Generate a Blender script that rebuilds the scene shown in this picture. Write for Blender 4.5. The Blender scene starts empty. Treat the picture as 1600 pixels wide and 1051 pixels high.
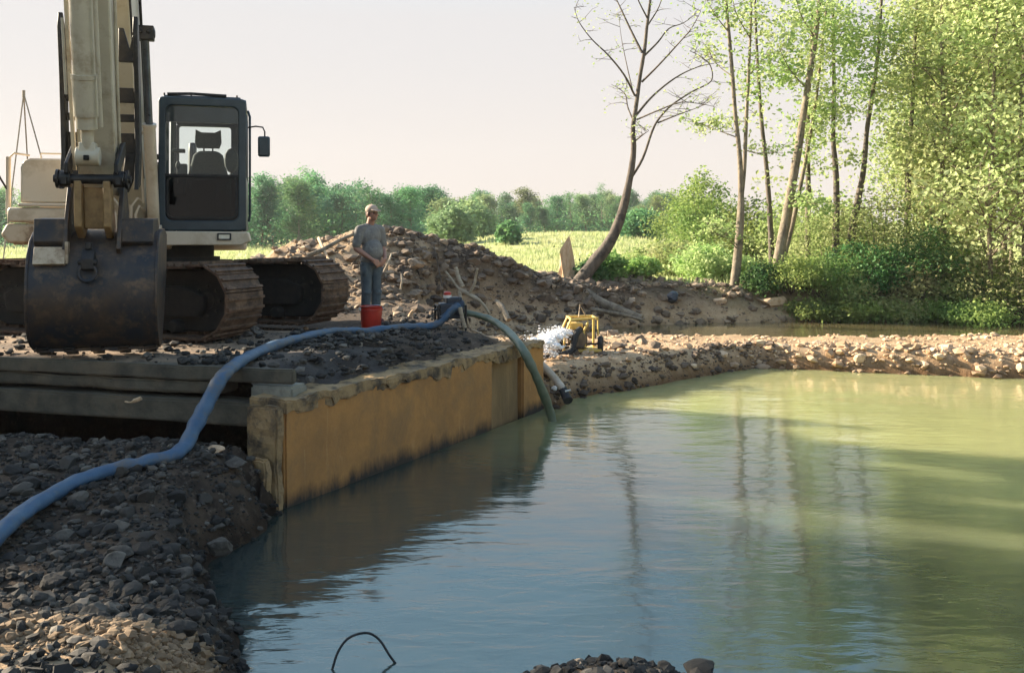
import bpy, bmesh, math, random
import numpy as np
from mathutils import Vector, Matrix, noise as mnoise

C = bpy.context.scene.collection
F, CX, HY = 1450.0, 800.0, 370.0          # survey constants of the photograph: focal length, centre, horizon
rnd = random.Random(7)
rng = np.random.default_rng(11)
R = math.radians


def P(px, py, d):
    """surveyed point: bearing (px, py) at distance d in front of the viewpoint"""
    return Vector(((px - CX) / F * d, d, -(py - HY) / F * d))


def smooth(a, b, x):
    t = np.clip((x - a) / (b - a), 0, 1)
    return t * t * (3 - 2 * t)


# ------------------------------------------------------------------ tags
def tag(o, label=None, cat=None, group=None, kind=None):
    if label: o['label'] = label
    if cat: o['category'] = cat
    if group: o['group'] = group
    if kind: o['kind'] = kind
    return o


def empty(name, label, cat, loc=(0, 0, 0), rz=0.0, group=None):
    o = bpy.data.objects.new(name, None)
    C.objects.link(o)
    o.location = loc
    o.rotation_euler = (0, 0, rz)
    o.empty_display_size = 0.2
    return tag(o, label, cat, group)


# ------------------------------------------------------------------ mesh builder
class MB:
    def __init__(self):
        self.v = []; self.f = []

    def add(self, vs, fs):
        n = len(self.v)
        self.v += [tuple(p) for p in vs]
        self.f += [tuple(i + n for i in q) for q in fs]
        return self

    def box(self, c, s, rot=None):
        c = Vector(c); hx, hy, hz = s[0] / 2, s[1] / 2, s[2] / 2
        vs = [Vector((x, y, z)) for x in (-hx, hx) for y in (-hy, hy) for z in (-hz, hz)]
        if rot is not None: vs = [rot @ p for p in vs]
        return self.add([p + c for p in vs],
                        [(0, 1, 3, 2), (4, 6, 7, 5), (0, 4, 5, 1), (2, 3, 7, 6), (0, 2, 6, 4), (1, 5, 7, 3)])

    def span(self, a, b):
        a = Vector(a); b = Vector(b)
        return self.box((a + b) / 2, [abs(b[i] - a[i]) for i in range(3)])

    def tube(self, pts, rad, n=10, cap=True, jitter=0.0):
        pts = [Vector(p) for p in pts]
        if not hasattr(rad, '__len__'): rad = [rad] * len(pts)
        vs = []; fs = []
        up = None
        for i, p in enumerate(pts):
            t = (pts[min(i + 1, len(pts) - 1)] - pts[max(i - 1, 0)])
            if t.length < 1e-9: t = Vector((0, 0, 1))
            t.normalize()
            if up is None:
                up = Vector((0, 0, 1)) if abs(t.z) < .9 else Vector((1, 0, 0))
            a = (up - t * up.dot(t))
            if a.length < 1e-6: a = t.orthogonal()
            a.normalize(); b = t.cross(a); up = a
            for k in range(n):
                an = 2 * math.pi * k / n
                r = rad[i] * (1 + (jitter * (rnd.random() - .5) if jitter else 0))
                vs.append(p + (a * math.cos(an) + b * math.sin(an)) * r)
        for i in range(len(pts) - 1):
            for k in range(n):
                k2 = (k + 1) % n
                fs.append((i * n + k, i * n + k2, (i + 1) * n + k2, (i + 1) * n + k))
        if cap:
            fs.append(tuple(range(n - 1, -1, -1)))
            fs.append(tuple((len(pts) - 1) * n + k for k in range(n)))
        return self.add(vs, fs)

    def prism(self, prof, O, A, B, N, n0, n1):
        O, A, B, N = Vector(O), Vector(A), Vector(B), Vector(N)
        m = len(prof)
        vs = [O + A * a + B * b + N * n0 for a, b in prof] + [O + A * a + B * b + N * n1 for a, b in prof]
        fs = [tuple(range(m)), tuple(range(2 * m - 1, m - 1, -1))]
        for i in range(m):
            j = (i + 1) % m
            fs.append((i, i + m, j + m, j))
        return self.add(vs, fs)

    def lathe(self, prof, c, axis=(0, 0, 1), n=24):
        c = Vector(c); q = Vector((0, 0, 1)).rotation_difference(Vector(axis))
        vs = []; fs = []
        for r, z in prof:
            for k in range(n):
                a = 2 * math.pi * k / n
                vs.append(c + q @ Vector((r * math.cos(a), r * math.sin(a), z)))
        for i in range(len(prof) - 1):
            for k in range(n):
                k2 = (k + 1) % n
                fs.append((i * n + k, i * n + k2, (i + 1) * n + k2, (i + 1) * n + k))
        return self.add(vs, fs)

    def ball(self, c, r, seg=12, rot=None):
        """ellipsoid"""
        if not hasattr(r, '__len__'): r = (r, r, r)
        c = Vector(c); vs = []; fs = []
        rings = seg // 2 + 1
        for i in range(rings + 1):
            th = math.pi * i / rings
            for k in range(seg):
                a = 2 * math.pi * k / seg
                p = Vector((r[0] * math.sin(th) * math.cos(a), r[1] * math.sin(th) * math.sin(a), r[2] * math.cos(th)))
                if rot is not None: p = rot @ p
                vs.append(c + p)
        for i in range(rings):
            for k in range(seg):
                k2 = (k + 1) % seg
                fs.append((i * seg + k, (i + 1) * seg + k, (i + 1) * seg + k2, i * seg + k2))
        return self.add(vs, fs)

    def limb(self, p0, r0, p1, r1, n=12):
        p0, p1 = Vector(p0), Vector(p1)
        self.tube([p0, p1], [r0, r1], n)
        self.ball(p0, r0, n); self.ball(p1, r1, n)
        return self

    def torus(self, c, R0, r0, axis=(0, 0, 1), n=20, m=8, a0=0, a1=2 * math.pi):
        q = Vector((0, 0, 1)).rotation_difference(Vector(axis)); c = Vector(c)
        pts = [c + q @ Vector((R0 * math.cos(a0 + (a1 - a0) * i / n), R0 * math.sin(a0 + (a1 - a0) * i / n), 0)) for i in range(n + 1)]
        return self.tube(pts, r0, m)

    def build(self, name, mat, parent=None, smooth_deg=35, bevel=0.0, loc=None):
        me = bpy.data.meshes.new(name)
        me.from_pydata(self.v, [], self.f)
        if mat: me.materials.append(mat)
        bm = bmesh.new(); bm.from_mesh(me)
        bmesh.ops.recalc_face_normals(bm, faces=bm.faces)
        bm.to_mesh(me); bm.free()
        if smooth_deg:
            me.polygons.foreach_set('use_smooth', [True] * len(me.polygons))
            me.set_sharp_from_angle(angle=R(smooth_deg))
        o = bpy.data.objects.new(name, me)
        C.objects.link(o)
        if parent: o.parent = parent
        if loc is not None: o.location = loc
        if bevel:
            m = o.modifiers.new('Bevel', 'BEVEL'); m.width = bevel; m.segments = 2
            m.limit_method = 'ANGLE'; m.angle_limit = R(40)
        return o


def np_mesh(name, verts, faces, mat, parent=None, smooth_shade=False):
    """verts (n,3), faces (m,k) all with k corners"""
    me = bpy.data.meshes.new(name)
    n, m, k = len(verts), len(faces), faces.shape[1]
    me.vertices.add(n); me.vertices.foreach_set('co', np.asarray(verts, dtype=np.float32).ravel())
    me.loops.add(m * k); me.loops.foreach_set('vertex_index', faces.astype(np.int32).ravel())
    me.polygons.add(m)
    me.polygons.foreach_set('loop_start', np.arange(0, m * k, k, dtype=np.int32))
    me.polygons.foreach_set('loop_total', np.full(m, k, dtype=np.int32))
    me.update(calc_edges=True)
    me.polygons.foreach_set('use_smooth', np.full(m, smooth_shade))
    if mat: me.materials.append(mat)
    o = bpy.data.objects.new(name, me)
    C.objects.link(o)
    if parent: o.parent = parent
    return o


def link_copy(o, parent=None):
    c = o.copy(); C.objects.link(c); c.parent = parent
    for ch in list(o.children): link_copy(ch, c)
    return c


# ------------------------------------------------------------------ materials
def mat_new(name):
    m = bpy.data.materials.new(name); m.use_nodes = True
    nt = m.node_tree; b = nt.nodes['Principled BSDF']
    return m, nt, b


def mixrgb(nt, fac, a, b, blend='MIX'):
    n = nt.nodes.new('ShaderNodeMix'); n.data_type = 'RGBA'; n.blend_type = blend
    for s, v in ((n.inputs[0], fac), (n.inputs[6], a), (n.inputs[7], b)):
        if hasattr(v, 'links') or isinstance(v, bpy.types.NodeSocket): nt.links.new(v, s)
        elif hasattr(v, '__len__'): s.default_value = (*v[:3], 1)
        else: s.default_value = v
    return n.outputs[2]


def noise_node(nt, scale, detail=4, rough=.6, coord='Object', stretch=None, dist=0):
    if coord == 'Position':
        src = nt.nodes.new('ShaderNodeNewGeometry').outputs['Position']
    else:
        src = nt.nodes.new('ShaderNodeTexCoord').outputs[coord]
    if stretch:
        mp = nt.nodes.new('ShaderNodeMapping'); mp.inputs['Scale'].default_value = stretch
        nt.links.new(src, mp.inputs[0]); src = mp.outputs[0]
    n = nt.nodes.new('ShaderNodeTexNoise'); n.inputs['Scale'].default_value = scale
    n.inputs['Detail'].default_value = detail; n.inputs['Roughness'].default_value = rough
    n.inputs['Distortion'].default_value = dist
    nt.links.new(src, n.inputs['Vector'])
    return n.outputs['Fac']


def ramp(nt, fac, p0, p1, c0=(0, 0, 0), c1=(1, 1, 1)):
    n = nt.nodes.new('ShaderNodeValToRGB')
    n.color_ramp.elements[0].position = p0; n.color_ramp.elements[1].position = p1
    n.color_ramp.elements[0].color = (*c0, 1); n.color_ramp.elements[1].color = (*c1, 1)
    nt.links.new(fac, n.inputs[0])
    return n.outputs[0]


def bump(nt, b, h, strength=.3, dist=.02):
    n = nt.nodes.new('ShaderNodeBump'); n.inputs['Strength'].default_value = strength
    n.inputs['Distance'].default_value = dist
    nt.links.new(h, n.inputs['Height']); nt.links.new(n.outputs[0], b.inputs['Normal'])


def pm(name, c1, c2=None, rough=.7, metal=0.0, scale=6, lo=.4, hi=.65, bmp=0.0, bscale=30, coord='Object', stretch=None, spec=.5, c3=None, s3=2.0):
    m, nt, b = mat_new(name)
    b.inputs['Roughness'].default_value = rough; b.inputs['Metallic'].default_value = metal
    b.inputs['Specular IOR Level'].default_value = spec
    b.inputs['Base Color'].default_value = (*c1, 1)
    if c2:
        f = ramp(nt, noise_node(nt, scale, 6, .65, coord, stretch), lo, hi)
        col = mixrgb(nt, f, c1, c2)
        if c3:
            col = mixrgb(nt, ramp(nt, noise_node(nt, s3, 5, .7, coord), .5, .66), col, c3)
        nt.links.new(col, b.inputs['Base Color'])
        r = nt.nodes.new('ShaderNodeMapRange'); r.inputs[3].default_value = rough * .8; r.inputs[4].default_value = min(1, rough * 1.15)
        nt.links.new(noise_node(nt, scale * 1.7, 4, .6, coord), r.inputs[0]); nt.links.new(r.outputs[0], b.inputs['Roughness'])
    if bmp: bump(nt, b, noise_node(nt, bscale, 5, .6, coord), bmp)
    return m


def foliage_mat(name, c1, c2, c3, trans=.45, patch=.35, tint=None):
    """leaves: per-leaf variation, light passes through"""
    m, nt, b = mat_new(name)
    g = nt.nodes.new('ShaderNodeNewGeometry')
    oi = nt.nodes.new('ShaderNodeObjectInfo')
    col = mixrgb(nt, g.outputs['Random Per Island'], c1, c2)
    f = ramp(nt, noise_node(nt, patch, 3, .6, 'Position'), .42, .62)
    col = mixrgb(nt, f, col, c3)
    hs = nt.nodes.new('ShaderNodeHueSaturation')
    mr = nt.nodes.new('ShaderNodeMapRange'); mr.inputs[3].default_value = .72; mr.inputs[4].default_value = 1.3
    nt.links.new(oi.outputs['Random'], mr.inputs[0]); nt.links.new(mr.outputs[0], hs.inputs['Value'])
    mr2 = nt.nodes.new('ShaderNodeMapRange'); mr2.inputs[3].default_value = .475; mr2.inputs[4].default_value = .52
    nt.links.new(oi.outputs['Random'], mr2.inputs[0]); nt.links.new(mr2.outputs[0], hs.inputs['Hue'])
    nt.links.new(col, hs.inputs['Color'])
    nt.links.new(hs.outputs[0], b.inputs['Base Color'])
    b.inputs['Roughness'].default_value = .55; b.inputs['Specular IOR Level'].default_value = .25
    t = nt.nodes.new('ShaderNodeBsdfTranslucent'); nt.links.new(hs.outputs[0], t.inputs[0])
    mx = nt.nodes.new('ShaderNodeMixShader'); mx.inputs[0].default_value = trans
    out = nt.nodes['Material Output']
    nt.links.new(b.outputs[0], mx.inputs[1]); nt.links.new(t.outputs[0], mx.inputs[2]); nt.links.new(mx.outputs[0], out.inputs[0])
    return m


M = {}
M['cream'] = pm('cream_paint', (.62, .53, .41), (.56, .47, .35), .42, scale=3, c3=(.46, .37, .26), s3=2.3, lo=.45, hi=.8)
M['cream_dirty'] = pm('dirty_cream_paint', (.55, .45, .32), (.32, .21, .11), .55, scale=4, c3=(.16, .10, .06), s3=4)
M['cream_arm'] = pm('worn_arm_paint', (.53, .475, .365), (.46, .40, .29), .45, scale=3, c3=(.36, .29, .20), s3=2.6, lo=.42, hi=.75)
M['tan_link'] = pm('tan_link_paint', (.33, .21, .09), (.2, .12, .05), .5, scale=9)
M['black_steel'] = pm('black_steel', (.018, .018, .02), (.04, .035, .03), .5, .3, scale=12, spec=.4)
M['bucket_steel'] = pm('worn_bucket_steel', (.024, .028, .036), (.075, .05, .033), .5, .4, scale=3.2, c3=(.12, .08, .05), s3=7, bmp=.15, bscale=22)
M['track_steel'] = pm('muddy_track_steel', (.06, .037, .025), (.15, .09, .058), .8, .1, scale=9, bmp=.3, c3=(.21, .13, .08), s3=5)
M['wheel_steel'] = pm('greasy_wheel_steel', (.022, .019, .017), (.05, .04, .032), .7, .2, scale=8)
M['track_frame'] = pm('muddy_track_frame', (.009, .0085, .008), (.022, .018, .015), .9, scale=8)
M['cab_paint'] = pm('dark_grey_cab_paint', (.017, .034, .048), (.028, .05, .064), .38, scale=6, spec=.5)
M['rubber'] = pm('black_rubber', (.014, .014, .015), (.03, .028, .026), .75, scale=10)
M['seat_cloth'] = pm('seat_cloth', (.035, .05, .05), (.05, .065, .06), .9, scale=30)
M['chrome'] = pm('polished_rod', (.5, .5, .52), (.35, .35, .36), .18, 1.0, scale=6)
M['rod_steel'] = pm('oily_rod', (.13, .15, .18), (.08, .09, .10), .3, .6, scale=6)
M['lens'] = pm('lamp_lens', (.75, .72, .62), (.6, .55, .45), .15, scale=10)
M['lamp_off'] = pm('lamp_surround', (.02, .02, .02), None, .5)
M['mirror'] = pm('mirror_glass', (.6, .62, .64), None, .06, 1.0)
M['concrete'] = pm('grey_concrete', (.27, .26, .21), (.15, .145, .12), .9, scale=5, bmp=.5, bscale=24, c3=(.06, .055, .045), s3=2.2)
M['concrete_beam'] = pm('old_beam_concrete', (.105, .092, .066), (.05, .045, .034), .9, scale=4, bmp=.5, bscale=26, c3=(.15, .115, .075), s3=1.3)
M['coping'] = pm('broken_coping_concrete', (.34, .225, .105), (.20, .135, .07), .95, scale=4, bmp=.7, bscale=22, c3=(.06, .046, .032), s3=4)
M['stone_dark'] = None
M['wood_pale'] = pm('weathered_pale_wood', (.42, .35, .26), (.28, .22, .15), .85, scale=5, stretch=(1, 1, 8))
M['wood_splinter'] = pm('fresh_split_wood', (.62, .45, .28), (.45, .28, .15), .85, scale=9, stretch=(3, 3, .6))
M['bark'] = pm('dark_bark', (.085, .066, .052), (.16, .13, .10), .95, scale=9, stretch=(1, 1, .3), bmp=1.0, bscale=16, c3=(.04, .032, .026), s3=5)
M['bark_pale'] = pm('pale_bark', (.26, .215, .155), (.14, .11, .08), .95, scale=8, stretch=(1, 1, .3), bmp=1.0, bscale=16, c3=(.09, .075, .055), s3=5)
M['blue_hose'] = pm('blue_layflat_hose', (.032, .082, .155), (.055, .11, .175), .6, scale=7, c3=(.10, .095, .085), s3=3, bmp=.25, bscale=14)
M['green_hose'] = pm('green_suction_hose', (.085, .115, .075), (.14, .15, .10), .5, scale=6)
M['white_pipe'] = pm('dusty_white_pipe', (.55, .47, .38), (.4, .33, .25), .5, scale=7)
M['yellow_paint'] = pm('yellow_pump_paint', (.72, .50, .13), (.58, .38, .09), .5, scale=8)
M['engine'] = pm('oily_engine', (.10, .075, .05), (.2, .14, .08), .6, .3, scale=14)
M['pump_dark'] = pm('dark_pump_paint', (.02, .028, .045), (.04, .045, .055), .45, .2, scale=10)
M['red_plastic'] = pm('red_plastic', (.50, .035, .018), (.36, .03, .02), .38, scale=6)
M['white_plastic'] = pm('white_plastic', (.7, .68, .64), None, .5)
M['skin'] = pm('sunburnt_skin', (.40, .21, .145), (.33, .16, .11), .55, scale=14)
M['shirt'] = pm('grey_tshirt', (.22, .21, .20), (.14, .135, .13), .95, scale=5, bmp=1.0, bscale=9, c3=(.30, .29, .26), s3=7)
M['trousers'] = pm('blue_grey_work_trousers', (.10, .125, .14), (.055, .072, .085), .95, scale=5, bmp=1.0, bscale=8)
M['cap'] = pm('tan_cap_cloth', (.48, .36, .28), (.38, .28, .22), .9, scale=12)
M['boot'] = pm('dark_red_rubber_boot', (.16, .03, .022), (.09, .02, .02), .6, scale=7)
M['hair'] = pm('brown_hair', (.05, .03, .02), None, .8)
M['brick'] = pm('dull_red_block', (.17, .065, .045), (.12, .05, .04), .95, scale=12, bmp=.4)
M['foam'] = None

M['leaf_far'] = foliage_mat('far_tree_leaves', (.11, .26, .115), (.20, .36, .135), (.085, .22, .11), .4, .16)
M['leaf_far_pale'] = foliage_mat('far_pale_leaves', (.24, .31, .14), (.30, .36, .16), (.2, .29, .14), .4, .16)
M['leaf_spring'] = foliage_mat('spring_leaves', (.36, .45, .17), (.25, .37, .11), (.46, .50, .24), .5, .9)
M['leaf_mid'] = foliage_mat('green_leaves', (.24, .36, .10), (.37, .46, .14), (.17, .29, .085), .5, .7)
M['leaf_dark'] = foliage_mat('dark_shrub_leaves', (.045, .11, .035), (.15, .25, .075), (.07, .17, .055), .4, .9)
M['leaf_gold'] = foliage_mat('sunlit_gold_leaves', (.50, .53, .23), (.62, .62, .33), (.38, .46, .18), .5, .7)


# stones
def stone_mat(name, a, b_, c, wet=None):
    m, nt, b = mat_new(name)
    g = nt.nodes.new('ShaderNodeNewGeometry')
    pw = nt.nodes.new('ShaderNodeMath'); pw.operation = 'POWER'; pw.inputs[1].default_value = 4.0 if a[0] < .03 else 1.0
    nt.links.new(g.outputs['Random Per Island'], pw.inputs[0])
    col = mixrgb(nt, pw.outputs[0], a, b_)
    col = mixrgb(nt, ramp(nt, noise_node(nt, 9, 5, .7, 'Position'), .48, .68), col, c)
    if wet is not None:
        sx = nt.nodes.new('ShaderNodeSeparateXYZ'); nt.links.new(g.outputs['Position'], sx.inputs[0])
        mr = nt.nodes.new('ShaderNodeMapRange'); mr.inputs[1].default_value = wet; mr.inputs[2].default_value = wet + .22
        nt.links.new(sx.outputs[2], mr.inputs[0])
        d = mixrgb(nt, 1.0, col, (.4, .36, .32), 'MULTIPLY')
        col = mixrgb(nt, mr.outputs[0], d, col)
    nt.links.new(col, b.inputs['Base Color'])
    b.inputs['Roughness'].default_value = .88
    bump(nt, b, noise_node(nt, 45, 4, .6, 'Position'), .35, .01)
    return m


WATER_Z, STREAM_Z = -2.40, -2.14
M['stone_dark'] = stone_mat('grey_brown_rubble', (.014, .0128, .0112), (.15, .13, .105), (.027, .021, .0155), WATER_Z)
M['stone_pale'] = stone_mat('sandy_rubble', (.33, .215, .125), (.60, .445, .30), (.38, .235, .125), WATER_Z)
M['sunpatch_stone'] = stone_mat('sunpatch_gravel', (.12, .078, .042), (.29, .195, .11), (.17, .105, .055))  # tan stone copy that paints sunlight onto the berm
M['stone_shade'] = stone_mat('shade_toned_stones', (.05, .036, .026), (.19, .135, .092), (.10, .068, .045), WATER_Z)  # darker stone copy with shade put into its colour
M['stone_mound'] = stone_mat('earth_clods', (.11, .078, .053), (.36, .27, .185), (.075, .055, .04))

# ------------------------------------------------------------------ terrain
_perm = rng.random((256, 256))


def vn(x, y):
    xi = np.floor(x).astype(int); yi = np.floor(y).astype(int)
    fx = x - xi; fy = y - yi
    fx = fx * fx * (3 - 2 * fx); fy = fy * fy * (3 - 2 * fy)
    a = _perm[xi % 256, yi % 256]; b = _perm[(xi + 1) % 256, yi % 256]
    c = _perm[xi % 256, (yi + 1) % 256]; d = _perm[(xi + 1) % 256, (yi + 1) % 256]
    return (a * (1 - fx) + b * fx) * (1 - fy) + (c * (1 - fx) + d * fx) * fy - .5


def fbm(x, y, s, o=4):
    r = 0; a = 1.0
    for i in range(o):
        r = r + a * vn(x * s + i * 17.3, y * s + i * 9.1); s *= 2.1; a *= .5
    return r


def sd_poly(x, y, poly):
    d = np.full(x.shape, 1e9); inside = np.zeros(x.shape, bool)
    n = len(poly)
    for i in range(n):
        ax, ay = poly[i]; bx, by = poly[(i + 1) % n]
        ex, ey = bx - ax, by - ay
        t = np.clip(((x - ax) * ex + (y - ay) * ey) / (ex * ex + ey * ey), 0, 1)
        d = np.minimum(d, np.hypot(x - ax - t * ex, y - ay - t * ey))
        c = ((ay > y) != (by > y)) & (x < ex * (y - ay) / (ey if abs(ey) > 1e-12 else 1e-12) + ax)
        inside ^= c
    return np.where(inside, -d, d)


W0, W1 = (-2.0, 8.2), (0.45, 12.9)
WD = Vector((W1[0] - W0[0], W1[1] - W0[1], 0)).normalized()       # along the wall
WN = Vector((WD.y, -WD.x, 0))                                      # towards the pond
POND = [(-2.2, 8.1), (-2.05, 8.15), (0.35, 12.95), (0.9, 13.9), (2.06, 14.9), (3.0, 15.8), (3.8, 16.7), (4.6, 17.1), (5.6, 16.75), (6.75, 16.35), (8.65, 15.8),
        (13, 15.2), (22, 15), (32, 12), (28, 6), (12, 3.6), (5, 3.8), (3, 3.9), (2.0, 4.1), (0.9, 4.4), (-.2, 4.5), (-.9, 4.62), (-1.34, 5.05), (-1.62, 5.6), (-2.0, 6.2), (-2.2, 6.9), (-2.1, 7.6)]
STREAM = [(-1.3, 18.9), (0.8, 18.9), (2.2, 19.3), (3.3, 19.6), (7, 19.7), (11, 19.8), (20, 19.4), (45, 19), (45, 23), (14, 23.7), (8, 23.6), (4, 22.7), (1.5, 21.2), (-1.1, 20.2)]
LOW = [(0.36, 12.85), (-0.1, 13.6), (-0.2, 15), (-0.7, 17.6), (-1.5, 18.8), (-1.3, 20.3), (1.5, 21.4), (4, 22.9), (8, 23.8), (14, 23.9), (45, 23.2), (45, 5), (12, 5), (3, 9), (0.9, 12)]
BR, BE, BN = Vector((-2.02, 8.5, 0)), Vector((-.959, .284, 0)), Vector((.284, .959, 0))   # beam line: right end, leftward, inward
VOID = [(-2.32, 7.9), (-2.28, 8.6), (-1.55, 11.2), (-8.3, 13.2), (-9.2, 9.6), (-5.5, 8.75)]


def height(x, y, fine=True):
    x = np.asarray(x, float); y = np.asarray(y, float)
    r = np.hypot(x, y)
    # yard and field
    rise = smooth(24, 85, y)
    right = smooth(-12, 6, x * 60 / np.maximum(y, 20))
    h = -1.30 + rise * (.30 + 1.2 * right) + smooth(150, 700, r) * 8
    h = h - .04 * smooth(11.5, 14, y) * smooth(20, 14, y)
    # knoll in the field
    h = h + .5 * np.exp(-((x - 1.5) / 7) ** 2 - ((y - 62) / 9) ** 2)
    h = h + .05 * fbm(x, y, .35, 3)
    # spoil mound
    md = 1.28 * np.exp(-((x + 2.75) / 2.2) ** 2 - ((y - 21.6) / 2.3) ** 2)
    md = md + .62 * np.exp(-((x + 5.5) / 1.9) ** 2 - ((y - 21.3) / 2.1) ** 2)
    md = md + .40 * np.exp(-((x + .4) / 1.5) ** 2 - ((y - 22.0) / 1.6) ** 2)
    md = md + .25 * np.exp(-((x - 1.4) / 1.5) ** 2 - ((y - 25) / 1.4) ** 2) + .42 * np.exp(-((x - 2.9) / 1.0) ** 2 - ((y - 25.6) / 1.0) ** 2)
    h = h + md + np.clip(md, 0, .5) * (.60 * fbm(x, y, 1.1, 4) + .20 * fbm(x, y, 3.7, 3))
    # near bank (rubble slope in front of the bridge deck)
    yy = y - .12 * (-(x + 3)) * 1.0
    prof = np.interp(yy, [0, 3.2, 3.9, 4.25, 4.7, 5.4, 6.4, 7.2, 7.75, 8.05, 8.5, 9.4], [-1.66, -1.68, -1.70, -1.73, -1.9, -2.08, -2.0, -1.87, -1.74, -1.78, -2.15, -2.6])
    prof = prof - .42 * smooth(-1.75, -1.05, x) * smooth(3.0, 4.2, y) + .20 * np.exp(-((x - .55) / .45) ** 2 - ((y - 4.28) / .22) ** 2)
    prof = prof + np.clip(-(x + 5.5), 0, 6) * .05 + .07 * fbm(x, y, 1.3, 4)
    nb = smooth(9.2, 8.6, y + .296 * (x + 2.02))
    h = h * (1 - nb) + prof * nb
    # low ground with the dike
    sd = sd_poly(x, y, LOW)
    low = -1.93 + .06 * fbm(x, y, .9, 4) - .09 * smooth(1.5, 5, x) - .05 * smooth(17.5, 19.5, y)
    k = smooth(.9, -.15, sd + .15 * fbm(x, y, 1.4, 3))
    k = np.where(y < 12.7, k * smooth(.05, -.1, sd), k)
    h = h * (1 - k) + low * k
    # far bank of the stream climbs again
    ss = sd_poly(x, y, STREAM)
    s = smooth(.35, -.7, ss + .22 * fbm(x, y, 1.2, 3))
    h = h * (1 - s) + (-2.75) * s
    # pond
    sp = sd_poly(x, y, POND)
    wall = (x - W0[0]) * WN.x + (y - W0[1]) * WN.y                       # distance from the wall plane
    along = (x - W0[0]) * WD.x + (y - W0[1]) * WD.y
    nearwall = smooth(-.15, .05, along) * smooth(5.5, 5.2, along) * smooth(-1.2, -.9, wall)
    soft = smooth(.28, -.75, sp + (.16 * fbm(x, y, 1.6, 4)))
    nearb = smooth(.5, -.75, sp + .14 * fbm(x, y, 1.6, 4))
    soft = np.where(y < 8, nearb, soft)
    hard = smooth(-.05, .03, wall + .16)
    k = soft * (1 - nearwall) + hard * nearwall
    h = h * (1 - k) + (-3.3) * k
    # dirt slope down to the coping
    cop = nearwall * smooth(-.75, -.2, wall) * (1 - k)
    h = h - .17 * cop
    # cavity under the bridge deck
    v = smooth(.12, -.12, sd_poly(x, y, VOID)) * smooth(8.1, 8.6, y + .296 * (x + 2.02))
    h = h * (1 - v) + (-2.75) * v
    h = np.where(y < 5, np.maximum(h, -1.97 - .16 * ((x - .45) / .6) ** 2 - 1.4 * (y - 4.2) ** 2 * (y > 4.2) + .05 * fbm(x, y, 2.5, 3)), h)
    if fine:
        rough = np.clip(1 - smooth(25, 45, r), .15, 1)
        h = h + rough * .03 * fbm(x, y, 4.0, 3)
    return h


def H(x, y):
    return float(height(np.array([x]), np.array([y]))[0])


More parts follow.
